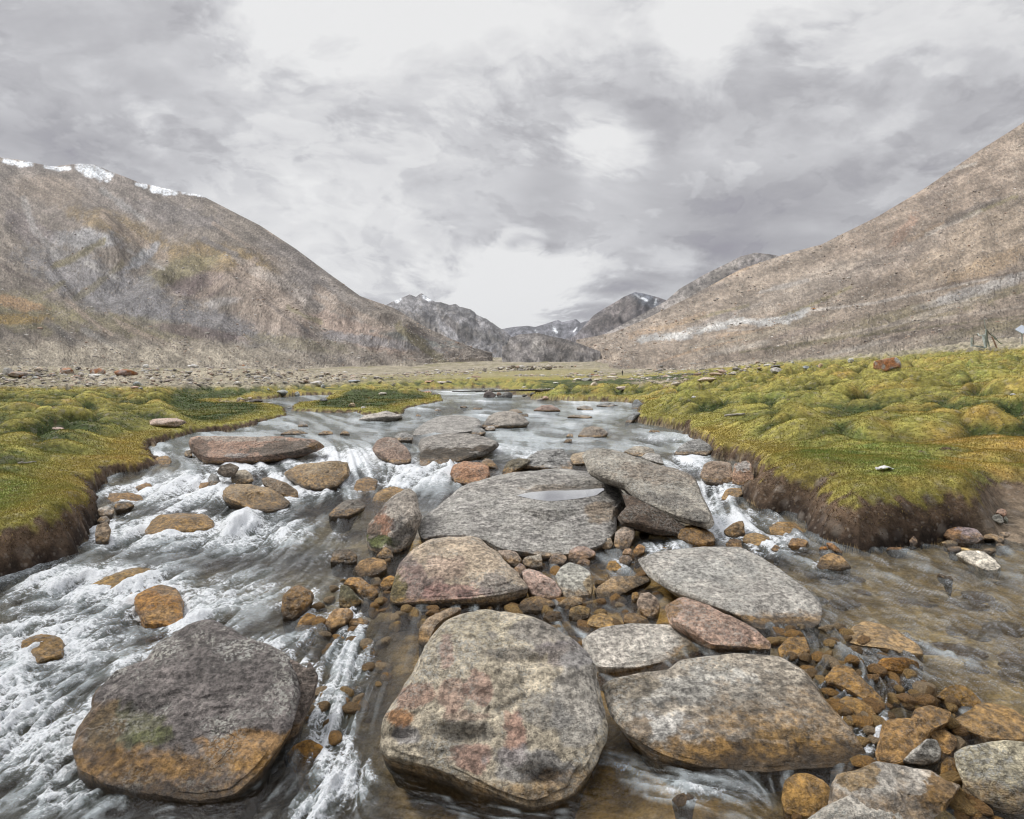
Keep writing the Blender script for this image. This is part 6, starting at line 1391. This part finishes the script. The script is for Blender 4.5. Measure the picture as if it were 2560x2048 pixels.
    edge = 1 + .25 * fbm(uu * 1.5, vv2 * 1.5, 4, 3, 8)
    Vc = np.stack([P[0] + uu * wx * edge, P[1] + .02 + vv2 * .05 * edge, P[2] + .012 + zz], -1).reshape(-1, 3)
    o = build_mesh('rag', Vc, grid_faces(nn, nn), simple_mat('pale_cloth', (.50, .50, .50), .9, .15, 30)); so = o.modifiers.new('thickness', 'SOLIDIFY'); so.thickness = .003
    tag(o, 'crumpled greyish-white scrap of cloth on the right turf mound', 'rag')
    # --- short grey stick on the left lawn
    P = unproj_fn(50, 1163, terrain)[0]; Q = unproj_fn(90, 1160, terrain)[0]
    tag(obj('stick', [tube(Vector(P) + Vector((-.02, 0, .025)), Vector(Q) + Vector((0, 0, .028)), .012, .008, wob=.006, seed=8)], wood, None, True), 'short grey weathered stick lying on the left lawn', 'stick')
    P = unproj_fn(1812, 1045, terrain)[0]; Q = unproj_fn(1862, 1040, terrain)[0]
    tag(obj('stick', [tube(Vector(P) + Vector((0, 0, .05)), Vector(Q) + Vector((0, 0, .05)), .028, .02, wob=.01, seed=9)], wood, None, True), 'grey weathered branch lying on the flat green right bank', 'stick')
    # --- the walker
    build_person()

def build_person():
    D = 205.0; B = at(1556, 939, D)
    z = float(terrain(B.x, B.y)); s = 1.72
    bm_v = {}
    def J(x, y, z_): return Vector((x, y, z_))
    Js = {'pel': (0, 0, .93, .13), 'wst': (0, .0, 1.08, .125), 'chs': (0, -.02, 1.30, .145), 'nck': (0, -.02, 1.47, .06), 'hdb': (0, -.03, 1.55, .075), 'hdm': (0, -.035, 1.63, .098), 'hdt': (0, -.03, 1.72, .07),
          'shl': (-.17, -.01, 1.41, .065), 'ell': (-.25, .03, 1.15, .048), 'wrl': (-.24, -.06, .92, .036), 'hnl': (-.235, -.08, .84, .035), 'shr': (.17, -.01, 1.41, .065), 'elr': (.25, .02, 1.15, .048), 'wrr': (.25, -.05, .92, .036), 'hnr': (.245, -.07, .84, .035),
          'hpl': (-.10, 0, .88, .10), 'knl': (-.11, -.06, .50, .065), 'anl': (-.11, .02, .09, .045), 'tol': (-.11, -.13, .04, .04), 'hpr': (.10, 0, .88, .10), 'knr': (.11, .04, .50, .065), 'anr': (.11, .14, .10, .045), 'tor': (.11, -.01, .04, .04)}
    E = [('pel', 'wst'), ('wst', 'chs'), ('chs', 'nck'), ('nck', 'hdb'), ('hdb', 'hdm'), ('hdm', 'hdt'), ('chs', 'shl'), ('shl', 'ell'), ('ell', 'wrl'), ('wrl', 'hnl'), ('chs', 'shr'), ('shr', 'elr'), ('elr', 'wrr'), ('wrr', 'hnr'), ('pel', 'hpl'), ('hpl', 'knl'), ('knl', 'anl'), ('anl', 'tol'), ('pel', 'hpr'), ('hpr', 'knr'), ('knr', 'anr'), ('anr', 'tor')]
    ks = list(Js); me = bpy.data.meshes.new('person')
    me.from_pydata([Js[k][:3] for k in ks], [(ks.index(a), ks.index(b)) for a, b in E], [])
    o = bpy.data.objects.new('person', me); COL.objects.link(o)
    sk = o.modifiers.new('body', 'SKIN')
    for i, k in enumerate(ks): me.skin_vertices[0].data[i].radius = (Js[k][3] * (1.25 if k in ('chs', 'wst', 'pel') else 1), Js[k][3])
    me.skin_vertices[0].data[0].use_root = True
    o.modifiers.new('smooth', 'SUBSURF').levels = 1; o.modifiers[-1].render_levels = 1
    dg = bpy.context.evaluated_depsgraph_get(); ev = o.evaluated_get(dg); m2 = bpy.data.meshes.new_from_object(ev)
    o.modifiers.clear(); o.data = m2; m2.materials.clear()
    m2.materials.append(simple_mat('dark_clothing', (.035, .035, .045), .9, .2, 4)); m2.materials.append(simple_mat('skin', (.35, .2, .14), .6, .1, 4)); 
    for pg in m2.polygons:
        pg.use_smooth = True; c = pg.center
        pg.material_index = 1 if (1.52 < c.z < 1.66 and c.y < -.03) or c.z < -1 else 0
    o.location = (B.x, B.y, z); o.rotation_euler = (0, 0, .3)
    tag(o, 'distant walker in dark clothes standing at the far end of the meadow', 'person')
    h = bpy.data.objects.new('hat', bpy.data.meshes.new('hat')); COL.objects.link(h); h.parent = o
    bm = bmesh.new(); bmesh.ops.create_uvsphere(bm, u_segments=14, v_segments=8, radius=.115)
    for v in bm.verts: v.co = Vector((v.co.x, v.co.y - .03, max(v.co.z, -.02) + 1.66))
    bm.to_mesh(h.data); bm.free(); h.data.materials.append(simple_mat('wool_hat', (.05, .045, .05), .95))

# ------------------------------------------------------------------ scattered stones
def scatter():
    r = np.random.default_rng(11)
    # fist-sized amber cobbles in the shallow channel between the boulders
    reg = [([(760, 1480), (1000, 1370), (1250, 1390), (1560, 1270), (1700, 1300), (1660, 1480), (1500, 1640), (1450, 1700), (1100, 1560), (980, 1560), (960, 1750), (780, 1900), (720, 1700)], 150),
           ([(1900, 1560), (2100, 1560), (2300, 1700), (2560, 1800), (2560, 2048), (1980, 2048), (2120, 1900), (2000, 1700)], 150),
           ([(1560, 1290), (1760, 1300), (1850, 1380), (1700, 1400)], 25)]
    shp = [stone_mesh('cobble', 500 + i, 1, .85, .62, [(.44, .23, .05), (.32, .17, .05), (.46, .29, .10), (.36, .26, .15), (.22, .13, .045)][i % 5], .15, .45 if i % 5 < 3 else .25, .3, nf=9, sub=3) for i in range(15)]
    lab = ['wet amber cobble on the bed of the shallow channel among the boulders', 'wet brown cobble on the bed of the shallow channel among the boulders', 'wet straw-yellow cobble on the bed of the shallow channel among the boulders', 'wet tan cobble on the bed of the shallow channel among the boulders', 'wet dark brown cobble on the bed of the shallow channel among the boulders']
    for poly, n in reg:
        a = np.array(poly); c = 0; tries = 0
        while c < n and tries < 8000:
            tries += 1
            px, py = r.uniform(a[:, 0].min(), a[:, 0].max()), r.uniform(a[:, 1].min(), a[:, 1].max())
            if not inpoly(np.array([px]), np.array([py]), poly)[0]: continue
            if any(inpoly(np.array([px]), np.array([py]), q)[0] for q in ROCKPOLYS): continue
            P = unproj_fn(px, py, W, dmax=40)[0]
            rad = r.uniform(.024, .07) * (1.0 if P[1] > 4 else .8)
            i = int(r.integers(0, 15)); o = bpy.data.objects.new('cobble', shp[i]); COL.objects.link(o)
            o.location = (P[0], P[1], P[2] - .015 + r.uniform(-.025, .02) + (.012 if px > 1850 else 0)); o.scale = (rad * r.uniform(.8, 1.5), rad * r.uniform(.8, 1.2), rad * r.uniform(.8, 1.2)); o.rotation_euler = (r.uniform(-.3, .3), r.uniform(-.3, .3), r.uniform(0, 6.3))
            tag(o, lab[i % 5], 'cobble', 'wet cobbles on the bed among the boulders'); c += 1
    # more of them on the floor of the right-hand pool
    pool_ = [(1830, 1450), (2050, 1430), (2400, 1440), (2560, 1480), (2560, 1760), (2350, 1700), (2100, 1560), (1850, 1540)]
    a = np.array(pool_); c = 0
    while c < 24:
        px, py = r.uniform(a[:, 0].min(), a[:, 0].max()), r.uniform(a[:, 1].min(), a[:, 1].max())
        if not inpoly(np.array([px]), np.array([py]), pool_)[0] or any(inpoly(np.array([px]), np.array([py]), q)[0] for q in ROCKPOLYS): continue
        P = unproj_fn(px, py, terrain, dmax=40)[0]; rad = r.uniform(.05, .13)
        i = int(r.integers(0, 15)); o = bpy.data.objects.new('cobble', shp[i]); COL.objects.link(o)
        o.location = (P[0], P[1], P[2] + .005); o.scale = (rad * r.uniform(.8, 1.5), rad * r.uniform(.8, 1.2), min(rad * .6, .05)); o.rotation_euler = (0, 0, r.uniform(0, 6.3))
        tag(o, ['amber', 'brown', 'straw-yellow', 'tan', 'dark brown'][i % 5] + ' cobble lying under the rippled water of the right pool', 'cobble', 'cobbles under the right pool'); c += 1
    # loose stones on the dry ground beyond the left meadow and on the right
    cols = [(.40, .39, .37), (.30, .28, .25), (.33, .22, .16), (.20, .19, .18), (.38, .33, .28)]
    nm = ['whitish', 'grey-tan', 'rusty', 'dark grey', 'cream']
    shp = [stone_mesh('stone', 700 + i, 1, .9, .6, cols[i % 5], .3, 0, .3, nf=10, sub=2) for i in range(15)]
    regs = [([(0, 965), (0, 905), (400, 905), (650, 925), (900, 935), (1000, 945), (820, 958), (500, 962)], 110, 'on the stony ground beyond the left meadow', 'loose stones beyond the left meadow'),
            ([(1250, 940), (1550, 925), (1800, 905), (2000, 905), (1900, 935), (1700, 958), (1600, 960), (1400, 945)], 45, 'in the gravelly patches behind the right meadow', 'loose stones behind the right meadow'),
            ([(900, 958), (1180, 940), (1240, 955), (980, 968)], 15, 'on the far bank beyond the turf island', 'loose stones on the far bank')]
    for poly, n, where, grp in regs:
        a = np.array(poly); c = 0
        while c < n:
            px, py = r.uniform(a[:, 0].min(), a[:, 0].max()), r.uniform(a[:, 1].min(), a[:, 1].max())
            if not inpoly(np.array([px]), np.array([py]), poly)[0]: continue
            if abs(px - 1556) < 22: continue
            P = unproj_fn(px, py, terrain_flat, dmax=260)[0]
            rad = (r.uniform(2.0, 5.0) if r.random() < .85 else r.uniform(5, 9)) * P[1] / F
            i = int(r.integers(0, 15)); o = bpy.data.objects.new('stone', shp[i]); COL.objects.link(o)
            o.location = (P[0], P[1], P[2] + rad * .12); o.scale = (rad * r.uniform(.9, 1.7), rad, rad * r.uniform(.6, 1.1)); o.rotation_euler = (r.uniform(-.2, .2), r.uniform(-.2, .2), r.uniform(-.5, .5))
            tag(o, f'small {nm[i % 5]} stone {where}', 'stone', grp); c += 1
    for hn_, box, n, where, grp in (('left_mountain', (0, 1050, 800, 925), 42, 'on the lower slope of the left mountain', 'blocks on the left mountain foot'), ('right_mountain', (1650, 2560, 700, 915), 20, 'on the slope of the right mountain', 'blocks on the right mountain')):
        for c in range(n):
            px, py = r.uniform(box[0], box[1]), box[3] - (box[3] - box[2]) * r.random() ** 1.6
            V, hx, hy = HILLS[hn_]; k_ = np.argmin((hx - px) ** 2 + (hy - py) ** 2)
            if (hx.ravel()[k_] - px) ** 2 + (hy.ravel()[k_] - py) ** 2 > 30: continue
            P = V.reshape(-1, 3)[k_]; rad = r.uniform(1.8, 4.2) * P[1] / F * (1.5 if r.random() < .12 else 1)
            i = int(r.integers(0, 15)); o = bpy.data.objects.new('stone', shp[i]); COL.objects.link(o)
            o.location = (float(P[0]), float(P[1]), float(P[2]) + rad * .15); o.scale = (rad * r.uniform(.9, 1.6), rad, rad * r.uniform(.6, 1.1)); o.rotation_euler = (r.uniform(-.3, .3), r.uniform(-.3, .3), r.uniform(-.5, .5))
            tag(o, f'{nm[i % 5]} block {where}', 'stone', grp)

def scree():
    """the thousands of small stones that nobody could count, on the slopes and the stony plain"""
    r = np.random.default_rng(21)
    bm = bmesh.new(); bmesh.ops.create_icosphere(bm, subdivisions=1, radius=1); base = np.array([v.co[:] for v in bm.verts]); fc = np.array([[v.index for v in f.verts] for f in bm.faces]); bm.free()
    P = []; R_ = []; C_ = []
    pal = np.array([(.36, .33, .29), (.27, .23, .19), (.30, .22, .17), (.14, .125, .115), (.42, .40, .37), (.21, .19, .18), (.33, .27, .21)])
    for hn_, n, lo in (('left_mountain', 5200, .0), ('right_mountain', 6500, .0)):
        V, hx, hy = HILLS[hn_]; Vf = V.reshape(-1, 3); x_, y_ = hx.ravel(), hy.ravel()
        w_ = ((x_ > -60) & (x_ < 2620)) * np.clip(fbm(x_ * .012, y_ * .03, 0, 4, 301) + .18, 0, 1) * np.where(hn_ == 'left_mountain', sst(500, 880, y_) + .12 + 2.2 * sst(835, 870, y_) * sst(900, 500, x_), .5 + .5 * sst(450, 800, y_))
        k_ = r.choice(len(Vf), n, p=w_ / w_.sum()); p_ = Vf[k_] + r.normal(0, .002, (n, 3)) * Vf[k_, 1:2] * np.array([1, 0, 0])
        P.append(p_); R_.append((.7 + r.pareto(2.6, n).clip(0, 3) * .9) * p_[:, 1] / F); C_.append(pal[r.integers(0, 7, n)])
    for poly, n in (([(-50, 967), (-50, 900), (400, 902), (800, 925), (1000, 945), (820, 958), (500, 964)], 2600), ([(1250, 940), (1550, 928), (1800, 905), (2000, 898), (1900, 930), (1700, 955), (1600, 955), (1400, 945)], 900), ([(950, 935), (1300, 915), (1450, 915), (1250, 932), (1000, 948)], 500)):
        a = np.array(poly); q = np.stack([r.uniform(a[:, 0].min(), a[:, 0].max(), n * 3), r.uniform(a[:, 1].min(), a[:, 1].max(), n * 3)], -1)
        q = q[inpoly(q[:, 0], q[:, 1], poly) & (np.abs(q[:, 0] - 1556) > 16)][:n]; p_ = unproj_fn(q[:, 0], q[:, 1], terrain_flat, n=260, dmin=25, dmax=400)
        P.append(p_); R_.append((1.1 + r.pareto(2.0, len(p_)).clip(0, 3.5) * 1.4) * p_[:, 1] / F); C_.append(pal[r.integers(0, 7, len(p_))])
    P = np.concatenate(P); R_ = np.concatenate(R_); C_ = np.concatenate(C_) * r.uniform(.95, 1.6, (len(P), 1)); n = len(P)
    sc_ = np.stack([r.uniform(.9, 1.8, n), r.uniform(.8, 1.2, n), r.uniform(.5, .9, n)], -1) * R_[:, None]
    V = base[None] * r.uniform(.75, 1.2, (n, len(base), 1)) * sc_[:, None]; V = V + P[:, None]; V = V.reshape(-1, 3)
    f = (fc[None] + np.arange(n)[:, None, None] * len(base)).reshape(-1, 3)
    o = build_mesh('scree_rubble', V, f, ROCK_MAT, {'tint': np.repeat(C_, len(base), 0), 'kinds': np.tile([0, .2, .2], (len(V), 1))}, smooth=False)
    tag(o, 'countless small stones of scree strewn over the mountain slopes and stony plain', 'scree', kind='stuff')
def haze():
    bm = bmesh.new(); bmesh.ops.create_cube(bm, size=1)
    me = bpy.data.meshes.new('haze'); bm.to_mesh(me); bm.free()
    o = bpy.data.objects.new('haze', me); COL.objects.link(o); o.scale = (76000, 30000, 783); o.location = (0, 11000, 368.5)
    m = bpy.data.materials.new('haze_air'); m.use_nodes = True; m.node_tree.nodes.clear(); nt = NT(m.node_tree)
    v = nt.node('ShaderNodeVolumePrincipled', inp={'Color': (.86, .89, .95, 1), 'Density': HAZE, 'Anisotropy': .3})
    nt.l.new(v.outputs[0], nt.node('ShaderNodeOutputMaterial').inputs['Volume'])
    me.materials.append(m); tag(o, kind='stuff'); o['label'] = 'thin pale haze filling the valley air'; o['category'] = 'haze'
HAZE = 2.6e-5

# ------------------------------------------------------------------ go
SUN_EL = math.radians(50); SUN_AZ = math.radians(-72)     # azimuth from +Y (ahead) towards +X; the sun stands ahead-left behind the cloud
build_sky(SUN_EL, SUN_AZ)
ROCK_MAT = mat_rock()
GROUND = make_ground(mat_tinted('turf_and_soil', 1.2, 9.0, 70.0, .03, contrast=1.0, pebble=.35, vs=6.0))
build_rocks()
make_water(mat_water(), ROCKPOLYS)
build_hills()
build_things()
scatter()
scree()
haze()

sl = bpy.data.lights.new('sun', 'SUN'); sl.energy = SUN_E; sl.angle = math.radians(12); sl.color = (1.0, .965, .91)
so = bpy.data.objects.new('sun', sl); COL.objects.link(so)
dv = Vector((math.sin(SUN_AZ) * math.cos(SUN_EL), math.cos(SUN_AZ) * math.cos(SUN_EL), math.sin(SUN_EL)))
so.rotation_euler = dv.to_track_quat('Z', 'Y').to_euler()

cam = bpy.data.cameras.new('camera'); cam.sensor_width = 36; cam.lens = 36 * F / 2560; cam.clip_end = 40000; cam.clip_start = .05
co = bpy.data.objects.new('camera', cam); COL.objects.link(co); co.location = (0, 0, CAMZ); co.rotation_euler = (math.pi / 2 - TILT, 0, 0)
scene.camera = co
scene.view_settings.view_transform = 'Standard'; scene.view_settings.look = 'None'; scene.view_settings.exposure = 0; scene.view_settings.gamma = 1
scene.cycles.use_denoising = True; scene.cycles.denoising_prefilter = 'ACCURATE'; scene.cycles.filter_width = 1.2; scene.cycles.use_adaptive_sampling = True; scene.cycles.adaptive_threshold = .02
try: scene.cycles.denoiser = 'OPENIMAGEDENOISE'; scene.cycles.denoising_input_passes = 'RGB_ALBEDO_NORMAL'
except Exception: pass
scene.cycles.sample_clamp_direct = 2.5; scene.cycles.sample_clamp_indirect = 2.0; scene.cycles.max_bounces = 6; scene.cycles.transparent_max_bounces = 8; scene.cycles.diffuse_bounces = 2; scene.cycles.glossy_bounces = 3
scene.cycles.caustics_reflective = False; scene.cycles.caustics_refractive = False
